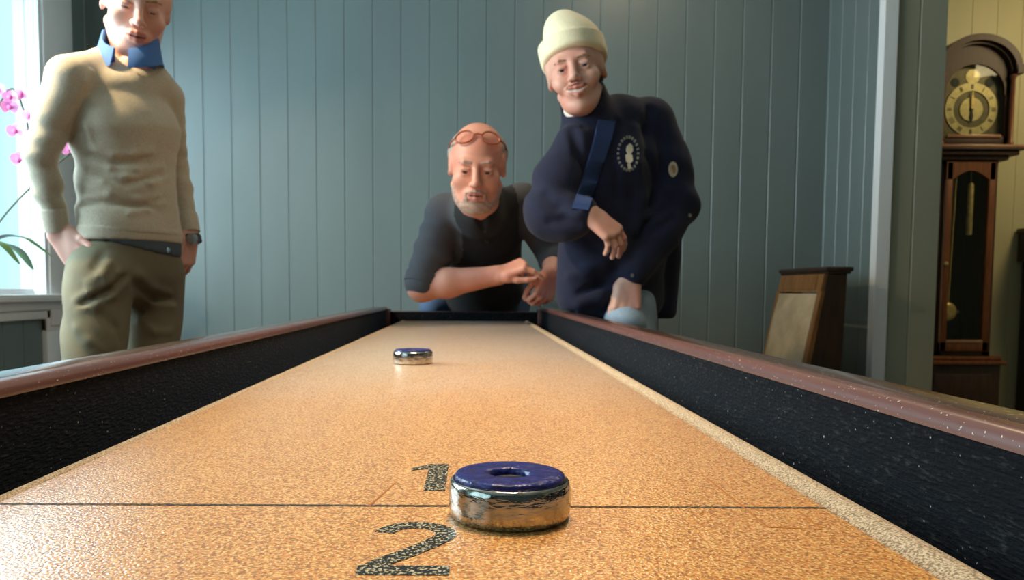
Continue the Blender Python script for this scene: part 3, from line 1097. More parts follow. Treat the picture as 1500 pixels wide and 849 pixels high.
# hood
b = new(); box(b, (-.245, -.045, 1.600), (.245, .27, 1.612), .003); box(b, (-.225, -.03, 1.575), (.225, .26, 1.600), .006); box(b, (-.185, -.012, 1.552), (.185, .25, 1.578), .008)
hb = cl('hood_base', b, M['clock_dark'])
b = new(); box(b, (-.236, -.048, 1.612), (.236, .26, 1.626), .003); cl('hood_base_edge', b, M['pale_wood'], hb, 40, 'paler top edge')
ARC = 1.905                                    # springing of the arched opening


def arch(r, zc, a0=180, a1=0, n=20, cx=0, ry=None):
    return [(cx + r * math.cos(math.radians(a0 + (a1 - a0) * k / n)), zc + (ry or r) * math.sin(math.radians(a0 + (a1 - a0) * k / n))) for k in range(n + 1)]


b = new()
box(b, (-.205, 0, 1.626), (-.155, .25, 2.0), .003); box(b, (.155, 0, 1.626), (.205, .25, 2.0), .003); box(b, (-.205, .22, 1.626), (.205, .25, 2.0), .002)
box(b, (-.205, 0, 1.626), (.205, .03, 1.676), .003)
# spandrels above the arched dial opening
inner = arch(.150, ARC, 180, 0, 20, ry=.135)
for k in range(20):
    p, q = inner[k], inner[k + 1]
    top = lambda x: 2.005 + .155 * math.sqrt(max(0, 1 - (x / .205) ** 2))
    prism(b, [p, q, (q[0], top(q[0]) - .02), (p[0], top(p[0]) - .02)], 'y', 0, .03)
for sx in (-1, 1):
    prism(b, [(sx * .150, ARC - .02), (sx * .205, ARC - .02), (sx * .205, 2.01), (sx * .150, 2.09)], 'y', 0, .03)
hood = cl('hood', b, M['clock_dark'], None, 30)
b = new()
outer, innr = arch(.212, 2.010, 180, 0, 24, ry=.172), arch(.182, 2.005, 180, 0, 24, ry=.145)
for k in range(24):
    prism(b, [outer[k], outer[k + 1], innr[k + 1], innr[k]], 'y', -.042, .26)
for k in range(24):
    prism(b, [(innr[k][0], innr[k][1] + .004), (innr[k + 1][0], innr[k + 1][1] + .004), (innr[k + 1][0] * .93, innr[k + 1][1] - .012), (innr[k][0] * .93, innr[k][1] - .012)], 'y', -.022, .20)
for sx in (-1, 1):
    prism(b, [(sx * .185, 2.030), (sx * .262, 2.030), (sx * .255, 2.012), (sx * .232, 2.000), (sx * .222, 1.985), (sx * .185, 1.985)], 'y', -.045, .26)
cl('arched_cornice', b, M['clock_dark'], hood, 40)
for sx in (-1, 1):
    b = new(); lathe(b, [(0, 0), (.017, 0), (.017, .012), (.012, .02), (.0125, .17), (.010, .33), (.017, .342), (.017, .355), (0, .355)], 20, (sx * .180, -.016, 1.628))
    cl('column', b, M['clock_wood'], hood)
b = new(); box(b, (-.140, -.008, 1.668), (.140, .004, 1.684), .003); cl('dial_frame_edge', b, M['pale_wood'], hood)
b = new()
prism(b, [(-.154, 1.67)] + arch(.154, ARC, 180, 0, 20, ry=.138) + [(.154, 1.67)], 'y', .032, .038)
dial = cl('dial', b, M['dial_dark'], hood, 30)
b = new()
DC = 1.818
ro, ri = arch(.136, DC, 0, 360, 48), arch(.094, DC, 0, 360, 48)
for k in range(48):
    prism(b, [ro[k], ro[k + 1], ri[k + 1], ri[k]], 'y', .027, .033)
cl('chapter_ring', b, M['dial'], dial, 30)
b = new(); lathe(b, [(0, -.004), (.060, -.004), (.062, .002)], 40, (0, .031, DC), ax='y'); cl('dial_centre', b, M['dial'], dial, 30)
for k in range(12):
    b = new()
    a = math.radians(30 * k)
    nx, nz = math.sin(a), math.cos(a)
    reps = (2, 1, 2, 3, 2, 1, 2, 3, 4, 2, 1, 2)[k]
    for j in range(reps):
        off = (j - (reps - 1) / 2) * .008
        px_, pz_ = nx * .115 + nz * off, DC + nz * .115 - nx * off
        prism(b, [(px_ - nx * .012 - nz * .0018, pz_ - nz * .012 + nx * .0018), (px_ + nx * .012 - nz * .0018, pz_ + nz * .012 + nx * .0018),
                  (px_ + nx * .012 + nz * .0018, pz_ + nz * .012 - nx * .0018), (px_ - nx * .012 + nz * .0018, pz_ - nz * .012 - nx * .0018)], 'y', .0255, .0275)
    cl('roman_numeral', b, M['numeral_ink'], dial, 0)
b = new(); prism(b, [(-.004, DC), (-.006, DC + .05), (0, DC + .098), (.006, DC + .05), (.004, DC)], 'y', .018, .021); cl('minute_hand', b, M['brass'], dial, 0)
b = new(); prism(b, [(-.003, DC), (-.008, DC - .04), (0, DC - .072), (.008, DC - .04), (.003, DC)], 'y', .021, .024); lathe(b, [(0, -.004), (.008, -.003), (.009, .004)], 16, (0, .022, DC), ax='y')
cl('hour_hand', b, M['numeral_ink'], dial, 0)
b = new(); lathe(b, [(0, -.006), (.036, -.005), (.040, 0)], 32, (0, .034, 1.985), ax='y'); cl('moon_disc', b, M['dial'], dial, 30)
for sx in (-1, 1):
    b = new(); lathe(b, [(0, -.005), (.022, -.004), (.025, 0)], 24, (sx * .088, .034, 1.955), ax='y'); cl('arch_boss', b, M['numeral_ink'], dial, 30)
b = new(); prism(b, [(-.154, 1.67)] + arch(.154, ARC, 180, 0, 20, ry=.138) + [(.154, 1.67)], 'y', .006, .008); cl('hood_glass', b, M['glass'], hood, 30)

# ------------------------------------------------------------------ dark cabinet farther along the hall wall
cab = thing('cabinet', (3.26, 4.25, 0), 'tall dark wooden cabinet standing to the right of the clock', 'cabinet')
b = new(); box(b, (2.985, 4.12, .02), (3.56, 4.40, 1.04), .004); obj('carcass', b, M['dark_oak'], cab)
b = new(); box(b, (2.960, 4.08, 1.04), (3.585, 4.41, 1.20), .006); box(b, (2.950, 4.07, 1.20), (3.595, 4.41, 1.225), .004); obj('top', b, M['dark_oak'], cab)
for i in range(2):
    x0 = 3.005 + i * .272
    b = new(); box(b, (x0, 4.102, .10), (x0 + .262, 4.122, 1.02), .003); box(b, (x0 + .05, 4.098, .16), (x0 + .212, 4.106, .96), .006)
    dr = obj('door', b, M['dark_oak'], cab)
    b = new(); lathe(b, [(0, -.014), (.010, -.012), (.011, -.006), (.004, 0)], 16, (x0 + (.245, .017)[i], 4.102, .62), ax='y'); obj('knob', b, M['brass'], dr)

cab.location.x += .08

# ------------------------------------------------------------------ orchid on the window sill
OX, OY, OZ = LEFT + .03, 2.60, WZ0 + .006
orchid = thing('potted_orchid', (OX, OY, OZ), 'pink orchid with arching stems on the bright window sill', 'potted plant')
b = new(); lathe(b, [(0, 0), (.042, 0), (.048, .01), (.060, .10), (.062, .112), (.056, .112), (.054, .098), (0, .096)], 36, (OX, OY, OZ)); obj('pot', b, M['pot'], orchid)
b = new(); lathe(b, [(.054, .097), (.03, .103), (0, .105)], 24, (OX, OY, OZ)); obj('bark', b, M['soil'], orchid)


def leaf(ctrl, w, mat=None):
    pts = curve_pts(ctrl, 20)
    b = new()
    rows = []
    for i, p in enumerate(pts):
        s = i / (len(pts) - 1)
        ww = w * math.sin(math.pi * min(1, s * .93 + .05)) ** .6
        d = (pts[min(i + 1, len(pts) - 1)] - pts[max(0, i - 1)]).normalized()
        side = d.cross(Vector((0, 0, 1))).normalized()
        up = side.cross(d)
        rows.append([b.verts.new(p + side * ww), b.verts.new(p - up * ww * .25), b.verts.new(p - side * ww), b.verts.new(p + up * (.0025 - ww * .12))])
    for r0, r1 in zip(rows, rows[1:]):
        for k in range(4):
            b.faces.new((r0[k], r0[(k + 1) % 4], r1[(k + 1) % 4], r1[k]))
    obj('leaf', b, M['leaf'], orchid, 60)


o3 = Vector((OX, OY, OZ + .10))
leaf([o3, o3 + Vector((.07, .02, .085)), o3 + Vector((.15, .03, .095)), o3 + Vector((.245, .03, .03))], .026)
leaf([o3, o3 + Vector((.06, -.03, .07)), o3 + Vector((.13, -.05, .065)), o3 + Vector((.19, -.06, .00))], .024)
leaf([o3, o3 + Vector((.02, .08, .07)), o3 + Vector((.05, .17, .06)), o3 + Vector((.06, .25, -.01))], .024)
leaf([o3, o3 + Vector((-.01, -.08, .07)), o3 + Vector((.03, -.16, .06))], .022)


def bloom_spike(ctrl, t0, n, seed):
    rnd = random.Random(seed)
    pts = curve_pts(ctrl, 40)
    b = new(); tube(b, pts, .0032, 6); obj('stem', b, M['stem'], orchid, 60)
    for k in range(n):
        s = t0 + (1 - t0) * k / max(1, n - 1)
        p = pts[min(len(pts) - 1, int(s * (len(pts) - 1)))]
        c = p + Vector((.03 * (1 if k % 2 else -1), -.02, -.012))
        b = new()
        tube(b, [p, c], .0016, 5)
        fdir = Vector((rnd.uniform(-.2, .8), -1, rnd.uniform(-.3, .1))).normalized()
        u = fdir.cross(Vector((0, 0, 1))).normalized()
        v = u.cross(fdir)
        sc = rnd.uniform(.62, .80)
        for j, (ang, L, W) in enumerate(((90, .036, .017), (210, .034, .016), (330, .034, .016), (20, .038, .026), (160, .038, .026))):
            a = math.radians(ang)
            d = u * math.cos(a) + v * math.sin(a)
            e = fdir.cross(d)
            ring = []
            for q in range(10):
                aa = 2 * math.pi * q / 10
                ring.append(c + (d * (L * .5 + L * .5 * math.cos(aa)) + e * W * math.sin(aa) * (.75 + .25 * math.cos(aa))) * sc + fdir * (.006 * math.cos(aa) - .004 * (j < 3)))
            top = [b.verts.new(r + fdir * .0012) for r in ring]
            bot = [b.verts.new(r - fdir * .0012) for r in ring]
            b.faces.new(top); b.faces.new(bot[::-1])
            for q in range(10):
                b.faces.new((top[q], bot[q], bot[(q + 1) % 10], top[(q + 1) % 10]))
        fl = obj('flower', b, M['petal'], orchid, 60)
        b = new(); r = bmesh.ops.create_icosphere(b, subdivisions=2, radius=.009, matrix=Matrix.Translation(c + fdir * .010)); obj('lip', b, M['petal_dark'], fl, 180)


bloom_spike([o3, o3 + Vector((.04, .00, .20)), o3 + Vector((.05, .02, .42)), o3 + Vector((.115, .05, .58)), o3 + Vector((.155, .06, .50)), o3 + Vector((.175, .06, .36))], .50, 9, 3)
bloom_spike([o3, o3 + Vector((.06, .10, .18)), o3 + Vector((.17, .22, .36)), o3 + Vector((.262, .26, .43)), o3 + Vector((.310, .27, .34)), o3 + Vector((.322, .27, .20))], .56, 8, 5)


# ------------------------------------------------------------------ people
def V3(p):
    return np.array(p, float)


def unit(v):
    v = np.array(v, float)
    return v / np.linalg.norm(v)


def head_rot(yaw, pitch, roll):
    return np.array(Matrix.Rotation(math.radians(yaw), 3, 'Z') @ Matrix.Rotation(math.radians(pitch), 3, 'X') @ Matrix.Rotation(math.radians(roll), 3, 'Y'))


def head_solid(F, p, inflate=0.0):
    """Skull, face, ears; local axes: x to the picture's right, -y out of the face, z up; origin between the ears."""
    jw, chin, smile = p.get('jaw', 1.0), p.get('chin', 0.0), p.get('smile', 0.0)
    F.ell((0, .018, .040), (.076, .095, .083), k=.02)
    F.ell((0, -.022, .030), (.067, .064, .070), k=.02)
    F.ell((0, -.030, -.045), (.058 * jw, .060, .070), k=.03)
    F.ell((0, -.032, -.080 + chin), (.050 * jw, .050, .034), k=.025)
    F.ell((0, -.074, -.101 + chin), (.021 * jw, .016, .017), k=.022)
    for s in (-1, 1):
        F.ell((s * .042, -.060, -.026), (.024, .022, .022), k=.022)
        F.cap((s * .058 * jw, .010, -.050), (s * .026 * jw, -.062, -.098 + chin), .014, .013, k=.022)
        F.ell((s * .070, -.005, .015), (.010, .03, .03), k=.02)
    F.cap((-.034, -.080, .024), (.034, -.080, .024), .0105, .0105, k=.016)
    # eye hollows, nose, cheeks' edge
    for s in (-1, 1):
        F.ell((s * .031, -.099, .002), (.0175, .016, .0115), k=.012, mode='s')
    F.cap((0, -.086, .016), (0, -.106, -.026), .0080, .0110, k=.012)
    F.ell((0, -.110, -.029), (.0105, .0105, .0095), k=.007)
    for s in (-1, 1):
        F.ell((s * .0125, -.100, -.032), (.0070, .0095, .0070), k=.006)
        F.ell((s * .0060, -.107, -.0395), (.0035, .005, .004), k=.003, mode='s')
    if smile:
        for s in (-1, 1):
            F.ell((s * .036, -.072, -.038), (.018, .016, .017), k=.018)
            F.cap((s * .018, -.094, -.036), (s * .034, -.084, -.064), .0022, .0030, k=.006, mode='s')
    # mouth
    F.ell((0, -.082, -.062), (.030, .019, .020), k=.014)
    c = .007 * smile
    mw = .022 + .006 * smile
    for s in (-1, 1):
        F.cap((0, -.1005, -.0555), (s * mw * .55, -.0975, -.0560 + c * .3), .0052, .0046, k=.006)
        F.cap((s * mw * .55, -.0975, -.0560 + c * .3), (s * mw, -.088, -.0600 + c), .0046, .0025, k=.006)
        F.cap((0, -.0985, -.0710 - .004 * smile), (s * mw * .6, -.0950, -.0690 + c * .3), .0060, .0048, k=.006)
        F.cap((0, -.106, -.0630 - .001 * smile), (s * mw, -.092, -.0620 + c), .0020 + .0030 * smile, .0014, k=.003, mode='s')
    # ears
    for s in (-1, 1):
        F.ell((s * .0745, .014, .001), (.0080, .018, .028), head_rot(s * 20, 0, s * -6), k=.008)
        F.ell((s * .0835, .006, .003), (.0050, .009, .015), head_rot(s * 22, 0, 0), k=.004, mode='s')
    if inflate:
        F.f -= inflate
    return F


def face_classes(o, R, s, p):
    """material index by place on the face: 0 skin, 1 lips, 2 mouth line / teeth"""
    R, o = np.array(R), np.array(o)
    smile = p.get('smile', 0.0)

    def fn(C):
        L = (C - o) @ R / s
        x, y, z = L[:, 0], L[:, 1], L[:, 2]
        ax = np.abs(x)
        mw = .022 + .006 * smile
        curve = .007 * smile * (ax / mw) ** 2
        idx = np.zeros(len(C), int)
        front = (y < -.080) & (ax < mw)
        fade = np.sqrt(np.clip(1 - (ax / mw) ** 2, 0, 1))
        zl = z - curve
        idx[front & (zl < -.0505 - .004 * (1 - fade)) & (zl > -.0630 - (.0125 + .003 * smile) * fade)] = 1
        gap = (.0022 + .0010 * smile) * fade
        idx[front & (np.abs(zl + .0635 + .001 * smile) < gap) & (y < -.084)] = 2
        return idx
    return fn


def eye_pieces(o, R, s, look=(0, 0), open_=1.0):
    """Eyeballs as part of the body mesh: returns white, iris and lid pieces (verts, quads)."""
    R, o = np.array(R), np.array(o)
    out = []
    for sx in (-1, 1):
        c = V3((sx * .031, -.0768, .001))
        for part in ('white', 'iris'):
            nu, nv = 16, 10
            r = .0118
            vs, qs = [], []
            if part == 'white':
                for i in range(nv + 1):
                    for j in range(nu):
                        th, ph = math.pi * i / nv, 2 * math.pi * j / nu
                        vs.append(c + r * V3((math.sin(th) * math.cos(ph), -math.cos(th), math.sin(th) * math.sin(ph))))
            else:
                for i in range(nv + 1):
                    for j in range(nu):
                        th, ph = (.56 * i / nv), 2 * math.pi * j / nu
                        d = V3((math.sin(th) * math.cos(ph), -math.cos(th), math.sin(th) * math.sin(ph)))
                        d = unit(d + V3((look[0], 0, look[1])))
                        vs.append(c + (r + .0006) * d)
            for i in range(nv):
                for j in range(nu):
                    qs.append((i * nu + j, i * nu + (j + 1) % nu, (i + 1) * nu + (j + 1) % nu, (i + 1) * nu + j))
            out.append((part, np.array(vs) * s @ R.T + o, np.array(qs)))
    return out


def lids(F, droop=0.4):
    """Lids closing round the eyeballs, with a narrow opening each."""
    for s in (-1, 1):
        F.ell((s * .031, -.0775, .001), (.0150, .0140, .0140), k=.008)
    for s in (-1, 1):
        F.ell((s * .031, -.0930, -.0010 - .0006 * droop), (.0125, .0110, max(.0016, .0050 - .0016 * droop)), head_rot(0, 0, s * -4), k=.0018, mode='s')
    for s in (-1, 1):
        F.cap((s * .020, -.0900, .0095 - .0012 * droop), (s * .042, -.0865, .0090 - .0012 * droop), .0022, .0018, k=.004)


def brows(name, o, R, s, mat, parent, th=.0042, lift=0.0, knit_=0.0):
    for sx in (-1, 1):
        F = Field(np.array(o) - .16 * s, np.array(o) + .16 * s, .0022)
        F.frame(o, R, s)
        F.cap((sx * .014, -.0905, .0225 + lift - knit_), (sx * .033, -.0900, .0270 + lift), th, th, k=.003)
        F.cap((sx * .033, -.0900, .0270 + lift), (sx * .050, -.0780, .0225 + lift), th, th * .5, k=.003)
        solid_mesh(name, [F.mesh()], [mat], parent)


def hand_solid(F, wrist, fdir, back, side, curls, s=1.0, thumb=(.6, .7, -.3), tcurl=0.25, spread=0.05, skip=()):
    """Palm, four unequal bent fingers and a thumb. fdir: towards the fingers; back: out of the back of the hand; side: towards the thumb."""
    F.frame()
    w = V3(wrist)
    d = unit(fdir)
    n = V3(back); n = unit(n - d * (n @ d))
    t = np.cross(n, d)
    if t @ V3(side) < 0:
        t = -t
    lat = (.031, .010, -.011, -.030)
    fwd = (.090, .093, .088, .079)
    ln = (.072, .080, .075, .058)
    rad = (.0090, .0092, .0088, .0078)
    for i in range(4):
        kn = w + (t * lat[i] + d * fwd[i]) * s
        a = w + (t * lat[i] * .62 + d * .008) * s
        F.cap(a, kn, .0165 * s, .0118 * s, k=.012)
    F.cap(w + (t * .026 + d * .030 - n * .008) * s, w + (t * .010 + d * .060 - n * .006) * s, .018 * s, .014 * s, k=.012)
    for i in range(4):
        if i in skip:
            continue
        p = w + (t * lat[i] + d * fwd[i]) * s
        ang = 0
        sp = spread * (1.5 - i)
        c = curls[i]
        base = unit(d + t * sp)
        r = rad[i] * s
        for j, frac in enumerate((.45, .30, .25)):
            ang += c[j]
            dirv = base * math.cos(ang) - n * math.sin(ang)
            q = p + dirv * ln[i] * frac * s
            F.cap(p, q, r, r * .93, k=.0035)
            p, r = q, r * .93
    p = w + (t * .024 + d * .022 - n * .006) * s
    dirv = unit(d * thumb[0] + t * thumb[1] + n * thumb[2])
    r = .0130 * s
    for j, L in enumerate((.040, .032, .026)):
        q = p + dirv * L * s
        F.cap(p, q, r, r * .85, k=.008 if j == 0 else .004)
        p, r = q, r * .85
        dirv = unit(dirv * math.cos(tcurl) + (d * .8 - t * .5) * math.sin(tcurl))
    return F


def box_of(pts, m):
    a = np.array([tuple(p) for p in pts])
    return a.min(0) - m, a.max(0) + m


def assemble_body(name, parent, skin, pieces, faces, head_o, R, s, p, look):
    """The person's one body mesh: skin pieces, then eyes."""
    P, cls = [], []
    for v, q in pieces:
        P.append((v, q)); cls.append(faces(v[q].mean(1)))
    for part, v, q in eye_pieces(head_o, R, s, look):
        P.append((v, q)); cls.append(np.full(len(q), 3 if part == 'white' else 4))
    cl_ = np.concatenate(cls)
    return solid_mesh(name, P, [skin, M['lip'], M['teeth'] if p.get('smile') else M['mouth_dark'], M['eye'], M['iris']], parent, lambda C: cl_)


def shoe_solid(F, heel, toe, s=1.0):
    F.frame()
    h, t = V3(heel), V3(toe)
    up = V3((0, 0, 1))
    F.cap(h + up * .045, h + (t - h) * .35 + up * .055, .042, .043, k=.03)
    F.cap(h + (t - h) * .3 + up * .045, t + up * .035, .042, .034, k=.03)
    F.cap(h + up * .08, h + up * .12, .043, .046, k=.03)
    F.plane((0, 0, .004), (0, 0, -1))


# ================================================================== the man in the grey-beige sweater
def person_sweater():
    HS = 1.05
    R = head_rot(27, 21, 6)
    ho = V3(at(200, 10, 2.15))
    hipL, hipR = V3(at(148, 398, 2.05)), V3(at(226, 398, 2.22))      # picture-left hip, picture-right hip
    hip = (hipL + hipR) / 2
    root = thing('person', (hip[0], hip[1], 0), 'person in grey-beige sweater and olive trousers standing by the window, hands in pockets', 'person')
    shL, shR = V3(at(100, 112, 2.00)), V3(at(243, 142, 2.24))
    elL, elR = V3(at(59, 228, 1.97)), V3(at(256, 240, 2.31))
    wrL, wrR = V3(at(84, 338, 2.02)), V3(at(277, 342, 2.27))
    u = unit(shR - shL)
    up = V3((0, 0, 1))
    chest = V3(at(184, 190, 2.13))
    waist = V3(at(187, 275, 2.13))
    hem = V3(at(192, 345, 2.13))
    neck = V3(at(196, 100, 2.14))
    # body
    F = Field(ho - .2, ho + .2, .0025); F.frame(ho, R, HS)
    prm = {'jaw': .98}
    head_solid(F, prm); lids(F, 2.2)
    F.frame(); F.cap(ho + R @ V3((0, .03, -.06)), neck + V3((0, .02, -.04)), .058, .062, k=.025)
    head_piece = F.mesh()
    hands = []
    lo, hi = box_of([wrL, wrL + V3((.13, 0, -.15))], .10)
    F = Field(lo, hi, .0025)
    hd = unit(V3(at(124, 392, 2.02)) - wrL)
    F.cap(wrL - unit(wrL - elL) * .05, wrL, .024, .025)
    hand_solid(F, wrL, hd, (-.45, -.85, .2), (.3, -.6, .3), [(.35, .5, .4)] * 4, .98, (.75, .45, .1), .3)
    hands.append(F.mesh())
    lo, hi = box_of([wrR, wrR + V3((-.06, 0, -.13))], .10)
    F = Field(lo, hi, .0025)
    hd = unit(V3(at(266, 400, 2.24)) - wrR)
    F.cap(wrR - unit(wrR - elR) * .05, wrR, .024, .025)
    hand_solid(F, wrR, hd, (.9, -.35, .1), (-.2, -.8, .2), [(.35, .5, .4)] * 4, .96, (.75, .45, .1), .3)
    hands.append(F.mesh())
    ankL, ankR = V3((hipL[0] - .01, hipL[1] + .02, .09)), V3((hipR[0] + .03, hipR[1] + .02, .09))
    knL, knR = V3(at(132, 560, 2.00)), V3(at(222, 545, 2.18))
    lo, hi = box_of([shL, shR, ankL, ankR, knL, knR, neck], .22)
    F = Field(lo, hi, .012)
    F.sect(hem, chest, (.10, .06), (.11, .065), u); F.cap(chest, neck, .06, .045, .03)
    F.chain([shL, elL, wrL], [.034, .026, .020], .01); F.chain([shR, elR, wrR], [.034, .026, .020], .01)
    F.chain([hipL, knL, ankL], [.05, .045, .035]); F.chain([hipR, knR, ankR], [.05, .045, .035]); F.sect(hip, hem, (.10, .06), (.10, .06), u)
    core = F.mesh()
    assemble_body('body', root, M['skin_pale'], [head_piece] + hands + [core], face_classes(ho, R, HS, prm), ho, R, HS, prm, (.05, -.25))
    brows('eyebrow', ho, R, HS, M['hair_sandy'], root, .0038)
    # hair
    F = Field(ho - .2, ho + .22, .004); F.frame(ho, R, HS)
    F.ell((0, .022, .046), (.0805, .099, .088), k=.01)
    F.plane((0, -.052, .075), (0, -.80, -.60), .01)
    F.plane((0, .0, -.035), (0, -.35, -1), .01)
    F.ripple(.0015, 260, (1, .3, .2))
    solid_mesh('hair', [F.mesh()], [M['hair_sandy']], root)
    # sweater
    lo, hi = box_of([shL, shR, elL, elR, wrL, wrR, hem, neck], .2)
    F = Field(lo, hi, .006)
    F.sect(hem, waist, (.148, .098), (.132, .092), u, .02)
    F.sect(waist, chest, (.132, .092), (.148, .096), u, .02)
    F.sect(chest, (shL + shR) / 2 + up * -.02, (.150, .100), (.125, .070), u, .03)
    F.cap(shL + up * .002, V3(at(152, 97, 2.13)), .050, .044, .03); F.cap(V3(at(152, 97, 2.13)), neck - up * .052, .044, .056, .02)
    F.cap(shR + up * .002, V3(at(222, 122, 2.19)), .047, .050, .03); F.cap(V3(at(222, 122, 2.19)), neck - up * .052, .050, .056, .02)
    wL, wR = unit(wrL - elL), unit(wrR - elR)
    F.chain([shL - up * .01, shL + (elL - shL) * .5, elL, elL + wL * .08, wrL - wL * .02], [.053, .047, .038, .036, .027], .012)
    F.chain([shR - up * .01, elR, elR + wR * .08, wrR - wR * .02], [.049, .036, .034, .027], .012)
    F.ripple(.0030, 75, (.25, .1, 1), waist + V3((-.05, -.1, -.02)), .17, .4)
    F.ripple(.0015, 130, (.2, .1, 1), elL, .13, 1.3)
    F.ripple(.0015, 130, (.2, .1, 1), wrL - wL * .05, .08, .3)
    F.ripple(.0015, 130, (.2, .1, 1), elR, .15, 2.3)
    F.ripple(.0035, 70, (.8, .2, .7), shL + V3((.07, -.03, -.11)), .09, .7)
    bvc = bvh_of(solid_mesh('draft', [F.mesh()], [], None))
    bpy.data.objects.remove(bpy.data.objects['draft'])

    def fold(F, pts, r, sign='u', k=.012, bv=bvc):
        """A soft fold (or crease) lying along the garment's own surface."""
        P = [on_surface(bv, px, py, -.002 if sign == 'u' else .002)[0] for px, py in pts]
        P = [V3(p) for p in P if p is not None]
        for i, (a_, c_) in enumerate(zip(P, P[1:])):
            if np.linalg.norm(a_ - c_) < .12:
                F.cap(a_, c_, r, r * .9, k, sign)
    for pts, r in ((((140, 218), (165, 228), (195, 226), (222, 222)), .005), (((130, 236), (160, 246), (200, 248), (238, 244)), .0055),
                   (((150, 262), (185, 258), (220, 268), (248, 262)), .005), (((128, 290), (160, 284), (200, 292), (232, 286)), .005),
                   (((190, 312), (215, 306), (240, 298)), .005), (((118, 175), (128, 190), (134, 206)), .005), (((112, 140), (124, 120), (134, 105)), .004)):
        fold(F, pts, r)
    for pts in (((135, 227), (170, 238), (215, 234)), ((140, 254), (185, 270), (235, 256)), ((120, 300), (165, 298), (225, 304)), ((124, 150), (114, 175), (108, 200))):
        fold(F, pts, .004, 's', .014)
    F.plane(hem, -up + V3((.0, 0, 0)))
    hem_lo = hem - up * .012
    cuffs = [(wrL - unit(wrL - elL) * .008, unit(wrL - elL)), (wrR - unit(wrR - elR) * .008, unit(wrR - elR))]
    sw = solid_mesh('sweater', [F.mesh()], [M['sweater']], root)
    F = Field(lo, hi, .005)
    F.sect(hem_lo, hem + up * .03, (.146, .096), (.148, .099), u, .01); F.plane(hem + up * .020, up); F.plane(hem_lo - up * .006, -up)
    solid_mesh('hem_band', [F.mesh()], [M['sweater']], sw)
    for c, d in cuffs:
        b = new(); tube(b, [c - d * .050, c - d * .045, c - d * .01, c + d * .006], [.0320, .0340, .0325, .0315], 24); obj('cuff', b, M['sweater'], sw, 60)
    # shirt collar (a band round the neck with two folded leaves) and shirt tail
    ax = unit(ho + R @ V3((0, .03, -.07)) - neck)
    ax = unit(V3((.06, -.06, 1)))
    base = V3(at(190, 88, 2.14))
    fr = unit(V3((.10, -1, 0))); fr = unit(fr - ax * (fr @ ax)); sd = np.cross(ax, fr)
    b = new()
    rings = []
    for k in range(41):
        th = math.radians(15 + 330 * k / 40)
        d = fr * math.cos(th) + sd * math.sin(th)
        front = max(0, math.cos(th)) ** .7
        top, bot = .072 - .060 * front, -.006 - .030 * front ** 2
        rr = .004 * math.sin(3 * th)
        cross = [(.0625, -.02), (.0630, top), (.0670, top + .004), (.0705, top), (.0840 + rr * .4, bot + .012), (.0870, bot), (.0820, bot), (.0680, top - .012), (.0665, -.02)]
        rings.append([b.verts.new(Vector(base + d * r + ax * h)) for r, h in cross])
    for r0, r1 in zip(rings, rings[1:]):
        for q in range(9):
            b.faces.new((r0[q], r0[(q + 1) % 9], r1[(q + 1) % 9], r1[q]))
    b.faces.new(rings[0]); b.faces.new(rings[-1][::-1])
    col_o = obj('shirt_collar', b, M['blue_cloth'], root, 50)
    lo, hi = box_of([hem, hip], .22)
    F = Field(lo, hi, .006)
    F.sect(hem - up * .045, hem + up * .02, (.143, .094), (.143, .094), u, .01)
    F.plane(V3(at(235, 372, 2.1)), (-.30, 0, -1)); F.plane(hem + up * .01, up)
    solid_mesh('shirt_tail', [F.mesh()], [M['slate_cloth']], root)
    # trousers
    lo, hi = box_of([hem, ankL, ankR, hipL, hipR], .22); lo[2] = .02
    F = Field(lo, hi, .008)
    F.sect(hip + up * .01, hem - up * .03, (.150, .100), (.140, .092), u, .02)
    F.chain([hipL + up * -.01, knL, ankL], [.088, .070, .058], .02)
    F.chain([hipR + up * -.01, knR, ankR], [.084, .068, .058], .02)
    F.ell(V3(wrL + (V3(at(124, 392, 2.02)) - wrL) * 1.45), (.050, .045, .06), k=.03)
    F.plane(hem - up * .020, up)
    F.plane((0, 0, .05), (0, 0, -1))
    F.ripple(.004, 48, (.7, .1, .7), (knL + knR) / 2, .35, 1.9)
    bvt = bvh_of(solid_mesh('draft', [F.mesh()], [], None))
    bpy.data.objects.remove(bpy.data.objects['draft'])
    for pts, r in ((((178, 398), (158, 416), (132, 430), (112, 440)), .007), (((186, 412), (165, 432), (140, 446), (118, 452)), .006), (((204, 402), (222, 420), (246, 430)), .007),
                   (((200, 430), (225, 446), (252, 448)), .007), (((160, 385), (150, 402), (130, 415)), .006), (((112, 480), (130, 500), (150, 512)), .006), (((205, 470), (225, 486), (248, 486)), .006)):
        fold(F, pts, r, 'u', .016, bvt)
    for pts in (((182, 405), (160, 425), (120, 445)), ((196, 415), (226, 434), (256, 440)), ((150, 462), (170, 480), (178, 500)), ((160, 352), (150, 372), (138, 392))):
        fold(F, pts, .005, 's', .016, bvt)
    tr = solid_mesh('trousers', [F.mesh()], [M['khaki']], root)
    bt = bvh_of(tr)
    b = new()
    for (px, py) in ((244, 366),):
        p, n = on_surface(bt, px, py, .001)
        if p is not None:
            lathe(b, [(0, -.003), (.008, -.002), (.008, .003)], 16, p, ax='y')
            obj('button', b, M['snap'], tr)
        else:
            b.free()
    for a, k in ((ankL, -.12), (ankR, .1)):
        F = Field(*box_of([V3((a[0], a[1], 0)), V3((a[0] + .08, a[1] - .22, .1))], .10), .006)
        shoe_solid(F, (a[0], a[1] + .02, 0), (a[0] + .10, a[1] - .17, 0))
        solid_mesh('shoe', [F.mesh()], [M['shoe']], root)
    # wristwatch
    d = unit(wrR - elR)
    wt = None
    b = new(); tube(b, [wrR + d * .010, wrR + d * .028], [.0315, .0310], 24); wt = obj('watch', b, M['shoe'], root, 60)
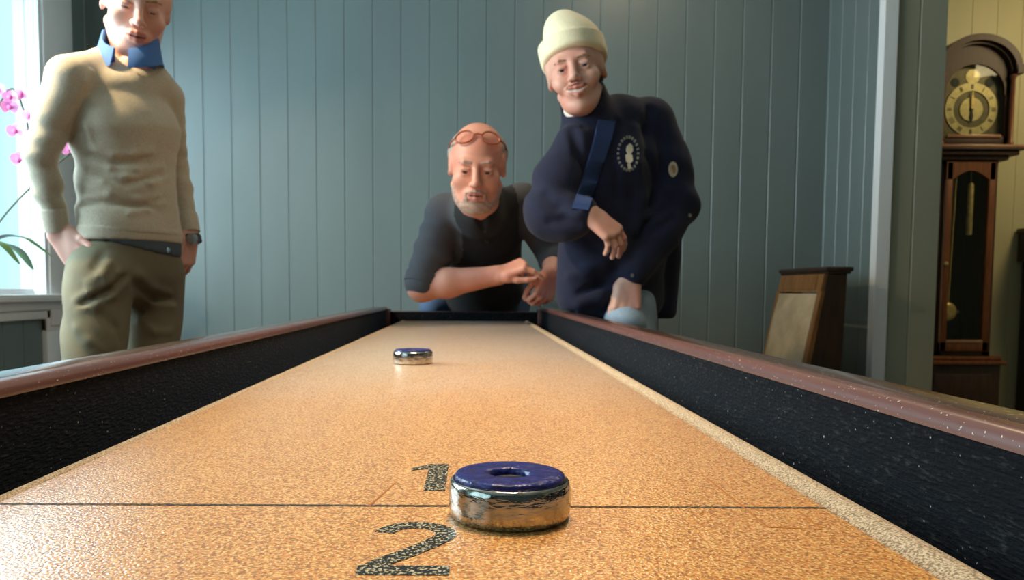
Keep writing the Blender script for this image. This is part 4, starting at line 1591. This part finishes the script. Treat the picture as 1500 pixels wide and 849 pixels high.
    b = new(); lathe(b, [(0, -.006), (.015, -.005), (.017, .004), (0, .004)], 24, wrR + d * .018 + V3((.014, -.028, 0)), ax='y'); obj('watch_face', b, M['snap'], wt)


# ================================================================== the bearded man bending over the far end
def person_bearded():
    HS = 1.06
    R = head_rot(-2, 16, 2)
    ho = V3(at(699, 246, 2.40))
    pelvis = V3((.035, 3.17, .90))
    root = thing('person', (.035, 3.13, 0), 'person with grey beard in dark shirt bending over the far end of the table', 'person')
    chest = V3(at(702, 345, 2.72)); belly = V3(at(708, 425, 3.05))
    shL, shR = V3(at(652, 312, 2.66)), V3(at(764, 296, 2.70))
    elL = V3(at(618, 420, 2.60)); wrL = V3(at(730, 403, 2.56))
    elR = V3(at(812, 372, 2.74)); wrR = V3(at(808, 399, 2.62))
    neck = V3(at(702, 290, 2.58))
    u = unit(shR - shL)
    up = V3((0, 0, 1))
    prm = {'jaw': 1.06}
    F = Field(ho - .21, ho + .21, .0025); F.frame(ho, R, HS)
    head_solid(F, prm); lids(F, .7)
    for k in range(0):   # brow furrows
        F.cap((-.035, -.083, .052 + .013 * k), (.035, -.083, .052 + .013 * k), .0020, .0020, k=.004, mode='s')
    F.frame(); F.cap(ho + R @ V3((0, .03, -.06)), neck + V3((0, .03, -.03)), .062, .070, k=.025)
    head_piece = F.mesh()
    # picture-left bare forearm and pointing hand
    lo, hi = box_of([elL, wrL, wrL + V3((.20, -.05, -.08))], .085)
    F = Field(lo, hi, .0028)
    ed = unit(wrL - elL)
    F.cap(elL, elL + (wrL - elL) * .35, .046, .047, .02); F.cap(elL + (wrL - elL) * .35, wrL, .047, .030, .02)
    F.ell(wrL, (.034, .024, .024), k=.02)
    F.cap(elL, elL + (shL - elL) * .35, .048, .05, .02)
    hand_solid(F, wrL, unit(ed + V3((.0, -.10, .28))), (.35, -.55, 1), (0, -1, .2), [(.75, .28, .2), (1.15, .75, .5), (1.25, .8, .5), (1.3, .85, .6)], 1.0, (.80, .30, -.45), .35, .05)
    armL = F.mesh()
    # picture-right forearm hanging, loosely closed hand
    lo, hi = box_of([elR, wrR, wrR + V3((-.06, -.04, -.16))], .10)
    F = Field(lo, hi, .0028)
    ed2 = unit(wrR - elR)
    F.cap(elR, wrR, .044, .030, .02)
    hand_solid(F, wrR, unit(V3((-.22, -.18, -.6))), (.55, -.75, .1), (-.8, -.6, .1), [(.75, .95, .6), (.85, 1.0, .7), (.9, 1.0, .7), (.95, 1.0, .7)], 1.0, (.8, .35, -.45), .4, .03)
    armR = F.mesh()
    hipL, hipR = pelvis + V3((-.10, 0, 0)), pelvis + V3((.10, 0, 0))
    knL, knR = V3((-.09, 3.05, .50)), V3((.14, 3.07, .50)); anL, anR = V3((-.10, 3.20, .09)), V3((.15, 3.20, .09))
    lo, hi = box_of([shL, shR, anL, anR, pelvis, chest], .22)
    F = Field(lo, hi, .012)
    F.sect(pelvis, belly, (.11, .075), (.11, .075), u); F.sect(belly, chest, (.11, .075), (.11, .07), u); F.cap(chest, neck, .06, .045, .03)
    F.chain([shL, shL + (elL - shL) * .8], [.042, .036]); F.chain([shR, elR], [.042, .036])
    F.chain([hipL, knL, anL], [.075, .05, .036]); F.chain([hipR, knR, anR], [.075, .05, .036])
    core = F.mesh()
    assemble_body('body', root, M['skin_ruddy'], [head_piece, armL, armR, core], face_classes(ho, R, HS, prm), ho, R, HS, prm, (-.02, -.05))
    brows('eyebrow', ho, R, HS, M['stubble'], root, .0036, .001, -.0015)
    # hair fringe round the sides and back, thin on top
    F = Field(ho - .21, ho + .21, .0035); F.frame(ho, R, HS)
    F.ell((0, .022, .034), (.0855, .098, .080), k=.01)
    F.plane((0, -.034, .0), (0, -1, -.05), .008)
    F.plane((0, 0, -.030), (0, -.2, -1), .008)
    F.ell((0, -.045, .118), (.062, .105, .070), k=.008, mode='s')
    for s in (-1, 1):
        F.ell((s * .080, .010, -.004), (.02, .024, .034), k=.006, mode='s')
    F.ripple(.0015, 300, (.4, 1, .2))
    solid_mesh('hair', [F.mesh()], [M['hair_grey']], root)
    # beard: a thin layer over chin, cheeks and upper lip
    F = Field(ho - .21, ho + .21, .0028); F.frame(ho, R, HS)
    head_solid(F, prm, .0022)
    G = Field(ho - .21, ho + .21, .0028); G.frame(ho, R, HS)
    G.ell((0, -.064, -.102), (.050, .050, .030), k=.01)
    for s in (-1, 1):
        G.cap((s * .060, -.020, -.060), (s * .044, -.050, -.094), .020, .022, .01)
        G.cap((0, -.104, -.0495), (s * .026, -.094, -.060), .0062, .0055, .004)
        G.cap((s * .026, -.094, -.060), (s * .030, -.088, -.085), .006, .009, .004)
    for s in (-1, 1):
        G.cap((0, -.104, -.0630), (s * .021, -.098, -.0640), .0095, .006, .003, 's')
    F.f = np.maximum(F.f, G.f)
    F.ripple(.0008, 420, (.3, .4, 1))
    solid_mesh('beard', [F.mesh()], [M['stubble']], root)
    # shirt: black front, charcoal sleeves
    lo, hi = box_of([shL, shR, elL, elR, chest, belly, neck, pelvis], .2)
    F = Field(lo, hi, .006)
    F.sect(pelvis + up * .03, belly, (.145, .110), (.148, .110), u, .03); F.sect(belly, chest, (.148, .110), (.150, .105), u, .04)
    F.cap(shL, neck + V3((0, .03, -.05)), .062, .066, .035); F.cap(shR, neck + V3((0, .03, -.05)), .062, .066, .035)
    F.cap(chest, V3(neck) + V3((0, .06, -.02)), .12, .075, .05)
    cufL = elL + (shL - elL) * .04
    F.chain([shL, elL + (shL - elL) * .45, cufL], [.066, .063, .060], .015)
    F.chain([shR, elR, elR + (wrR - elR) * .35], [.066, .060, .053], .015)
    F.ripple(.0035, 85, (.3, .2, 1), (shL + elL) / 2, .14, .5)
    F.ripple(.004, 45, (.6, .2, .8), chest + V3((0, -.1, -.08)), .2, 1.5)
    dn = unit(ho - neck)
    F.cap(neck - V3((0, .0, .05)), neck + dn * .045 + V3((0, .02, 0)), .070, .070, .03)
    F.cap(neck + dn * .045, neck + dn * .2, .064, .066, .006, 's')
    F.cap(V3(at(704, 306, 2.48)), V3(at(708, 334, 2.53)), .036, .010, .008, 's')
    aL, bL, aR, bR = shL, elL, shR, elR

    def sleeves(C):
        def dist(a, b_):
            ab = b_ - a
            tt = np.clip((C - a) @ ab / (ab @ ab), 0, 1)
            return np.linalg.norm(C - a - tt[:, None] * ab, axis=1)
        out = np.zeros(len(C), int)
        seam = shL + u * .035
        out[(dist(aL, bL) < .098) & ((C - seam) @ u < 0)] = 1
        seamr = shR - u * .030
        out[(dist(aR, bR) < .098) & ((C - seamr) @ u > 0)] = 1
        return out
    sh = solid_mesh('shirt', [F.mesh()], [M['black_cloth'], M['charcoal']], root, sleeves)
    bt = bvh_of(sh)
    for (px, py) in ((711, 338), (713, 353)):
        p, n = on_surface(bt, px, py, .001)
        if p is not None:
            b = new(); lathe(b, [(0, -.003), (.005, -.0025), (.006, .002)], 14, p, ax='y'); obj('button', b, M['button'], sh)
    # rolled cuff
    d = unit(elL - shL)
    b = new(); tube(b, [cufL - d * .028, cufL - d * .012, cufL + d * .004], [.0665, .0655, .0635], 28); obj('cuff', b, M['charcoal'], sh, 60)
    # jeans
    lo, hi = box_of([pelvis, anL, anR, belly], .22); lo[2] = .02
    F = Field(lo, hi, .008)
    F.sect(pelvis - up * .05, pelvis + up * .06, (.155, .118), (.150, .112), u, .03)
    F.chain([hipL, knL, anL], [.098, .074, .060], .03); F.chain([hipR, knR, anR], [.098, .074, .060], .03)
    F.cap(V3(at(632, 450, 3.02)), pelvis + V3((-.05, 0, 0)), .045, .08, .05)
    F.plane((0, 0, .05), (0, 0, -1))
    F.ripple(.004, 50, (.4, .2, .9), pelvis, .3, .8)
    solid_mesh('jeans', [F.mesh()], [M['dark_jeans']], root)
    for a in (anL, anR):
        F = Field(*box_of([V3((a[0], a[1], 0)), V3((a[0], a[1] - .22, .1))], .10), .006)
        shoe_solid(F, (a[0], a[1] + .02, 0), (a[0] + (.02 if a[0] > 0 else -.02), a[1] - .18, 0))
        solid_mesh('shoe', [F.mesh()], [M['shoe']], root)
    # spectacles pushed up on the head (worn: part of the figure)
    gl = None
    loc = lambda x, y, z: V3(ho) + R @ (V3((x, y, z)) * HS)
    b = new()
    lens = []
    for s in (-1, 1):
        ring = []
        for k in range(24):
            a = 2 * math.pi * k / 24
            x = s * .036 + .0250 * math.cos(a)
            zz = .0185 * math.sin(a)
            base_z, base_y = .094, -.066
            ring.append(loc(x, base_y + zz * .62 + .010 * (abs(x) / .06) ** 2, base_z + zz * .80 - .010 * (abs(x) / .06) ** 2))
        tube(b, ring, .0026, 8, closed=True)
        lens.append(ring)
    tube(b, [loc(-.012, -.064, .098), loc(0, -.066, .101), loc(.012, -.064, .098)], .0026, 8)
    gl = obj('spectacles', b, M['tortoise'], root, 60)
    for ring in lens:
        b = new()
        c = sum((Vector(r) for r in ring), Vector()) / 24
        nrm = Vector(R @ V3((0, -.8, .6))) * .0006
        t_ = [b.verts.new(Vector(r) + nrm) for r in ring]
        b_ = [b.verts.new(Vector(r) - nrm) for r in ring]
        b.faces.new(t_); b.faces.new(b_[::-1])
        for k in range(24):
            b.faces.new((t_[k], b_[k], b_[(k + 1) % 24], t_[(k + 1) % 24]))
        obj('lens', b, M['lens'], gl, 60)
    for s in (-1, 1):
        b = new()
        tube(b, [loc(s * .061, -.058, .086), loc(s * .076, -.03, .070), loc(s * .084, .02, .045), loc(s * .084, .05, .025)], [.0026, .0026, .0024, .002], 8)
        obj('temple_arm', b, M['tortoise'], gl, 60)


# ================================================================== the young man in the navy fleece
def person_fleece():
    HS = 1.0
    R = head_rot(-13, 3, -11)
    ho = V3(at(844, 109, 2.24))
    hip = V3((.475, 2.45, .835))
    root = thing('person', (hip[0], hip[1], 0), 'smiling person in navy fleece and cream beanie leaning beside the table', 'person')
    up = V3((0, 0, 1))
    neck = V3(at(868, 172, 2.31))
    shL, shR = V3(at(843, 214, 2.24)), V3(at(950, 182, 2.40))
    elL, elR = V3(at(806, 310, 2.19)), V3(at(984, 300, 2.38))
    wrL, wrR = V3(at(862, 312, 2.13)), V3(at(922, 408, 2.26))
    chest = V3(at(892, 245, 2.33)); waist = V3(at(898, 370, 2.36)); hem = V3(at(900, 440, 2.38))
    u = unit(V3((1, .35, 0)))
    prm = {'jaw': .85, 'smile': 1.0}
    F = Field(ho - .21, ho + .21, .0025); F.frame(ho, R, HS)
    head_solid(F, prm); lids(F, .9)
    F.frame(); F.cap(ho + R @ V3((0, .03, -.06)), neck + V3((0, .03, -.05)), .050, .056, k=.02)
    head_piece = F.mesh()
    # hanging hand at the chest
    lo, hi = box_of([elL, wrL, wrL + V3((.11, -.02, -.15))], .09)
    F = Field(lo, hi, .0026)
    ed = unit(wrL - elL)
    F.cap(wrL - ed * .07, wrL, .027, .026, .02)
    hand_solid(F, wrL, unit(V3((.60, -.10, -.50))), (.45, -.80, .50), (.6, -.1, .6), [(.55, .35, .3), (.62, .40, .3), (.66, .42, .3), (.70, .45, .3)], .97, (.85, .30, -.40), .3, .05)
    handL = F.mesh()
    # hand going into the jeans pocket
    lo, hi = box_of([wrR, wrR + V3((-.03, 0, -.15))], .10)
    F = Field(lo, hi, .0026)
    hd = unit(V3(at(917, 452, 2.24)) - wrR)
    F.cap(wrR - unit(wrR - elR) * .05, wrR, .026, .026, .02)
    hand_solid(F, wrR, hd, (.0, -.95, .2), (-1, 0, 0), [(.25, .3, .2)] * 4, 1.0, (.85, .25, -.05), .2, .02)
    handR = F.mesh()
    uh = unit(V3((.30, .95, 0)))
    hipL, hipR = hip + uh * -.09 + V3((.01, 0, 0)), hip + uh * .09
    knL, knR = V3((hipL[0] + .03, hipL[1] - .02, .48)), V3((hipR[0] + .05, hipR[1] + .02, .48))
    anL, anR = V3((hipL[0] + .05, hipL[1] + .02, .09)), V3((hipR[0] + .08, hipR[1] + .06, .09))
    lo, hi = box_of([shL, shR, anL, anR, neck, elL, elR], .22)
    F = Field(lo, hi, .012)
    F.sect(hip + up * .06, chest, (.07, .06), (.10, .06), u); F.cap(chest, neck, .07, .05, .04)
    F.chain([shL, elL, wrL - ed * .05], [.038, .032, .022]); F.chain([shR, elR, wrR - hd * .03], [.038, .032, .022])
    F.chain([hipL, knL, anL], [.072, .05, .036]); F.chain([hipR, knR, anR], [.072, .05, .036])
    core = F.mesh()
    assemble_body('body', root, M['skin_young'], [head_piece, handL, handR, core], face_classes(ho, R, HS, prm), ho, R, HS, prm, (.02, -.06))
    brows('eyebrow', ho, R, HS, M['hair_sandy'], root, .0030, -.002, -.001)
    # moustache
    F = Field(ho - .2, ho + .2, .0022); F.frame(ho, R, HS)
    for s in (-1, 1):
        F.cap((s * .003, -.1050, -.0455), (s * .020, -.0985, -.0485), .0038, .0034, .003); F.cap((s * .020, -.0985, -.0485), (s * .031, -.0880, -.0530), .0034, .0018, .003)
    solid_mesh('moustache', [F.mesh()], [plain('faint_brown_moustache', rgb(176, 126, 106), .7, 0, .2, 200)], root)
    # hair showing below the hat
    F = Field(ho - .21, ho + .21, .004); F.frame(ho, R, HS)
    F.ell((0, .026, .022), (.0815, .096, .090), k=.01)
    F.plane((0, .034, .0), (0, -1, .10), .006)
    F.plane((0, .0, -.050), (0, -.45, -1), .01)
    for s in (-1, 1):
        F.ell((s * .084, .000, -.012), (.022, .018, .030), k=.006, mode='s')
    F.ripple(.0018, 230, (.5, 1, .2))
    solid_mesh('hair', [F.mesh()], [M['hair_brown']], root)
    # beanie: folded cuff and a crown rising to a soft peak
    F = Field(ho - .22, ho + .27, .0035); F.frame(ho, R, HS)
    tilt = head_rot(0, -12, 0)
    F.ell((.0, .020, .066), (.0840, .102, .062), tilt, k=.02)
    F.ell((.004, .022, .100), (.078, .088, .050), k=.02)
    F.ell((-.006, .017, .132), (.056, .062, .036), k=.035)
    F.ell((-.016, .013, .156), (.032, .034, .024), k=.035)
    F.plane((0, -.07, .056), (0, -.26, -1), .006)
    F.ripple(.0022, 75, (.5, .2, 1), ho + R @ V3((0, -.05, .12)), .09, 1.0)
    hat = solid_mesh('beanie', [F.mesh()], [M['hat']], root)
    F = Field(ho - .22, ho + .26, .003); F.frame(ho, R, HS)
    F.ell((0, .018, .070), (.0940, .1130, .200), tilt, k=.01)
    F.plane((0, -.07, .050), (0, -.26, -1), .012)
    F.plane((0, -.07, .104), (0, .10, 1), .007)
    F.ripple(.0012, 60, (.2, .2, 1), None, None, .5)
    solid_mesh('folded_cuff', [F.mesh()], [M['hat']], hat)
    # fleece
    lo, hi = box_of([shL, shR, elL, elR, wrL, wrR, hem, neck, V3(at(820, 440, 2.25)), V3(at(992, 450, 2.45))], .2)
    F = Field(lo, hi, .006)
    F.sect(hem, waist, (.160, .105), (.160, .108), u, .03); F.sect(waist, chest, (.160, .108), (.150, .105), u, .04)
    F.cap(shL, neck - up * .055, .052, .070, .04); F.cap(shR, V3(at(905, 180, 2.35)), .072, .074, .05); F.cap(V3(at(905, 180, 2.35)), neck - up * .05, .074, .076, .04)
    F.sect(chest, neck - up * .07, (.150, .105), (.085, .080), u, .04)
    # stand-up collar, higher at the back
    ax = unit(ho + R @ V3((0, .03, -.07)) - neck)
    F.cap(neck - up * .05, neck + ax * .088 + V3((.018, .026, 0)), .080, .070, .03)
    # sleeves
    wR = unit(wrR - elR)
    F.chain([shL, shL + (elL - shL) * .5 + V3((-.012, 0, 0)), elL, wrL - ed * .030], [.060, .068, .070, .052], .018)
    F.cap(elL + V3((0, 0, -.01)), elL + (wrL - elL) * .5 + V3((0, 0, -.022)), .062, .055, .03)
    F.chain([shR, shR + (elR - shR) * .5 + V3((.012, 0, 0)), elR, elR + wR * .12, wrR - wR * .025], [.078, .078, .078, .068, .046], .018)
    # loose bulging lower front and hanging back hem
    F.cap(V3(at(852, 390, 2.32)), V3(at(846, 436, 2.30)), .060, .058, .05)
    F.cap(V3(at(968, 330, 2.48)), V3(at(964, 452, 2.50)), .070, .058, .04)
    F.ripple(.0045, 60, (.45, .2, .8), V3(at(850, 400, 2.25)), .16, .4)
    F.ripple(.0050, 62, (.3, .2, .9), elR, .14, 1.4)
    F.ripple(.0050, 64, (.7, .2, .6), elL, .11, 2.2)
    F.ripple(.0035, 40, (.9, .2, .3), chest, .2, .1)
    bvf = bvh_of(solid_mesh('draft', [F.mesh()], [], None))
    bpy.data.objects.remove(bpy.data.objects['draft'])

    def crease(pts, r, sign='s', k=.02):
        r = r * 1.5 if sign == 's' else r
        P = [on_surface(bvf, px, py, .003 if sign == 's' else -.003)[0] for px, py in pts]
        P = [V3(p) for p in P if p is not None]
        for a_, c_ in zip(P, P[1:]):
            if np.linalg.norm(a_ - c_) < .2:
                F.cap(a_, c_, r, r * .9, k, sign)
    # armhole, sleeve and body folds
    crease(((952, 160), (946, 190), (950, 225), (960, 262), (955, 300), (940, 340), (925, 375)), .007)
    crease(((838, 190), (848, 225), (858, 262), (846, 290)), .007)
    crease(((905, 180), (898, 230), (905, 290)), .005)
    crease(((800, 285), (820, 300), (842, 304)), .005); crease(((806, 325), (826, 322), (846, 330)), .005)
    crease(((930, 190), (932, 240), (940, 290), (930, 335)), .008, 'u', .03)
    crease(((975, 280), (965, 300), (945, 318)), .008, 'u', .025); crease(((985, 320), (965, 335), (948, 340)), .006)
    crease(((900, 395), (880, 415), (850, 430)), .007); crease(((890, 375), (860, 395), (835, 405)), .007, 'u', .03)
    crease(((900, 425), (880, 436), (850, 444)), .007, 'u', .03)
    F.plane(V3(at(880, 466, 2.35)), (-.02, 0, -1), .012)
    F.below(RT + .004, RX1 + .052)
    # the hem rides up over the pocket where the jeans show
    F.cap(V3(at(900, 486, 2.20)), V3(at(926, 462, 2.20)), .078, .050, .02, 's')
    # neck opening with a notch at the throat
    F.cap(neck + ax * .076, neck + ax * .2, .0610, .066, .005, 's')
    F.cap(V3(at(842, 150, 2.17)), V3(at(856, 184, 2.20)), .034, .008, .008, 's')
    fl = solid_mesh('fleece', [F.mesh()], [M['fleece']], root)
    bt = bvh_of(fl)
    # white T-shirt at the throat
    F = Field(neck - .2, neck + .2, .004)
    F.cap(neck - up * .02, neck + ax * .075, .066, .0570, .01)
    F.plane(neck + ax * .066, ax + V3((0, -.25, 0)), .004)
    solid_mesh('t_shirt', [F.mesh()], [M['white_cloth']], root)

    def patch(name, mat, polys, lift=.004, thick=.002, parent=fl):
        b = new()
        for poly in polys:
            tp, bt_ = [], []
            for (px, py) in poly:
                p, n = on_surface(bt, px, py, lift)
                if p is None:
                    break
                tp.append(p); bt_.append(p - n * (lift + thick))
            else:
                a = [b.verts.new(p) for p in tp]
                c = [b.verts.new(p) for p in bt_]
                b.faces.new(a); b.faces.new(c[::-1])
                for k in range(len(a)):
                    b.faces.new((a[k], c[k], c[(k + 1) % len(a)], a[(k + 1) % len(a)]))
        return obj(name, b, mat, parent, 60)

    # blue strap from the collar down to the wrist
    left = curve_pts([(876, 176, 0), (868, 208, 0), (854, 256, 0), (838, 306, 0)], 40)
    right = curve_pts([(899, 178, 0), (892, 210, 0), (878, 258, 0), (860, 308, 0)], 40)
    strips = []
    for a, b_, c, d in zip(left, right, left[1:], right[1:]):
        strips.append([(a.x, a.y), (b_.x, b_.y), (d.x, d.y), (c.x, c.y)])
    patch('shoulder_strap', M['strap_blue'], strips, .006, .003)
    # round chest emblem: a ring of small stitched marks round a pale upright figure
    marks = []
    ecx, ecy = 920, 225
    for k in range(22):
        a = 2 * math.pi * k / 22
        c, s = math.cos(a), math.sin(a)
        rx, ry = 14.5, 24.0
        w, h_ = (1.3, 2.2)
        marks.append([(ecx + c * (rx - w) - s * w, ecy + s * (ry - h_) + c * h_ * .6), (ecx + c * (rx + w) - s * w, ecy + s * (ry + h_) + c * h_ * .6),
                      (ecx + c * (rx + w) + s * w, ecy + s * (ry + h_) - c * h_ * .6), (ecx + c * (rx - w) + s * w, ecy + s * (ry - h_) - c * h_ * .6)])
    patch('emblem_lettering', M['badge_dim'], marks, .003, .002)
    fig = [[(918, 214), (922, 211), (926, 214), (927, 221), (924, 226), (919, 225), (917, 220)],
           [(916, 227), (921, 225), (926, 228), (927, 236), (922, 240), (917, 236)],
           [(919, 240), (923, 239), (925, 246), (920, 248)]]
    patch('emblem_figure', M['badge'], fig, .004, .002)
    oval = [(985.5 + 6.5 * math.cos(2 * math.pi * k / 20), 248 + 11.5 * math.sin(2 * math.pi * k / 20)) for k in range(20)]
    patch('sleeve_badge', M['badge'], [oval], .004, .002)
    oval2 = [(985.5 + 3.6 * math.cos(2 * math.pi * k / 14), 248 + 7 * math.sin(2 * math.pi * k / 14)) for k in range(14)]
    patch('sleeve_badge_motif', plain('tan_embroidery', rgb(176, 140, 104), .8), [oval2], .0055, .002)
    patch('cuff_snap', M['snap'], [[(926 + 2.2 * math.cos(k * math.pi / 5), 403 + 2.6 * math.sin(k * math.pi / 5)) for k in range(10)]], .003, .002)
    patch('side_snap', M['snap'], [[(1010 + 2.0 * math.cos(k * math.pi / 5), 315 + 2.4 * math.sin(k * math.pi / 5)) for k in range(10)]], .003, .002)
    # jeans
    lo, hi = box_of([hip, anL, anR, hem], .22); lo[2] = .02
    F = Field(lo, hi, .007)
    F.sect(hip - up * .04, hip + up * .10, (.128, .100), (.122, .095), uh, .03)
    F.cap(V3(at(916, 470, 2.265)), V3(at(912, 510, 2.29)), .058, .055, .04)
    F.chain([hipL, knL, anL], [.092, .072, .060], .02); F.chain([hipR, knR, anR], [.092, .072, .060], .02)
    F.plane((0, 0, .05), (0, 0, -1))
    F.ripple(.005, 60, (.2, .2, 1), V3(at(905, 475, 2.25)), .15, .2)
    solid_mesh('jeans', [F.mesh()], [M['jeans']], root)
    for a in (anL, anR):
        F = Field(*box_of([V3((a[0], a[1], 0)), V3((a[0], a[1] - .22, .1))], .10), .006)
        shoe_solid(F, (a[0], a[1] + .02, 0), (a[0] - .03, a[1] - .18, 0))
        solid_mesh('shoe', [F.mesh()], [M['shoe']], root)


person_sweater()
person_bearded()
person_fleece()
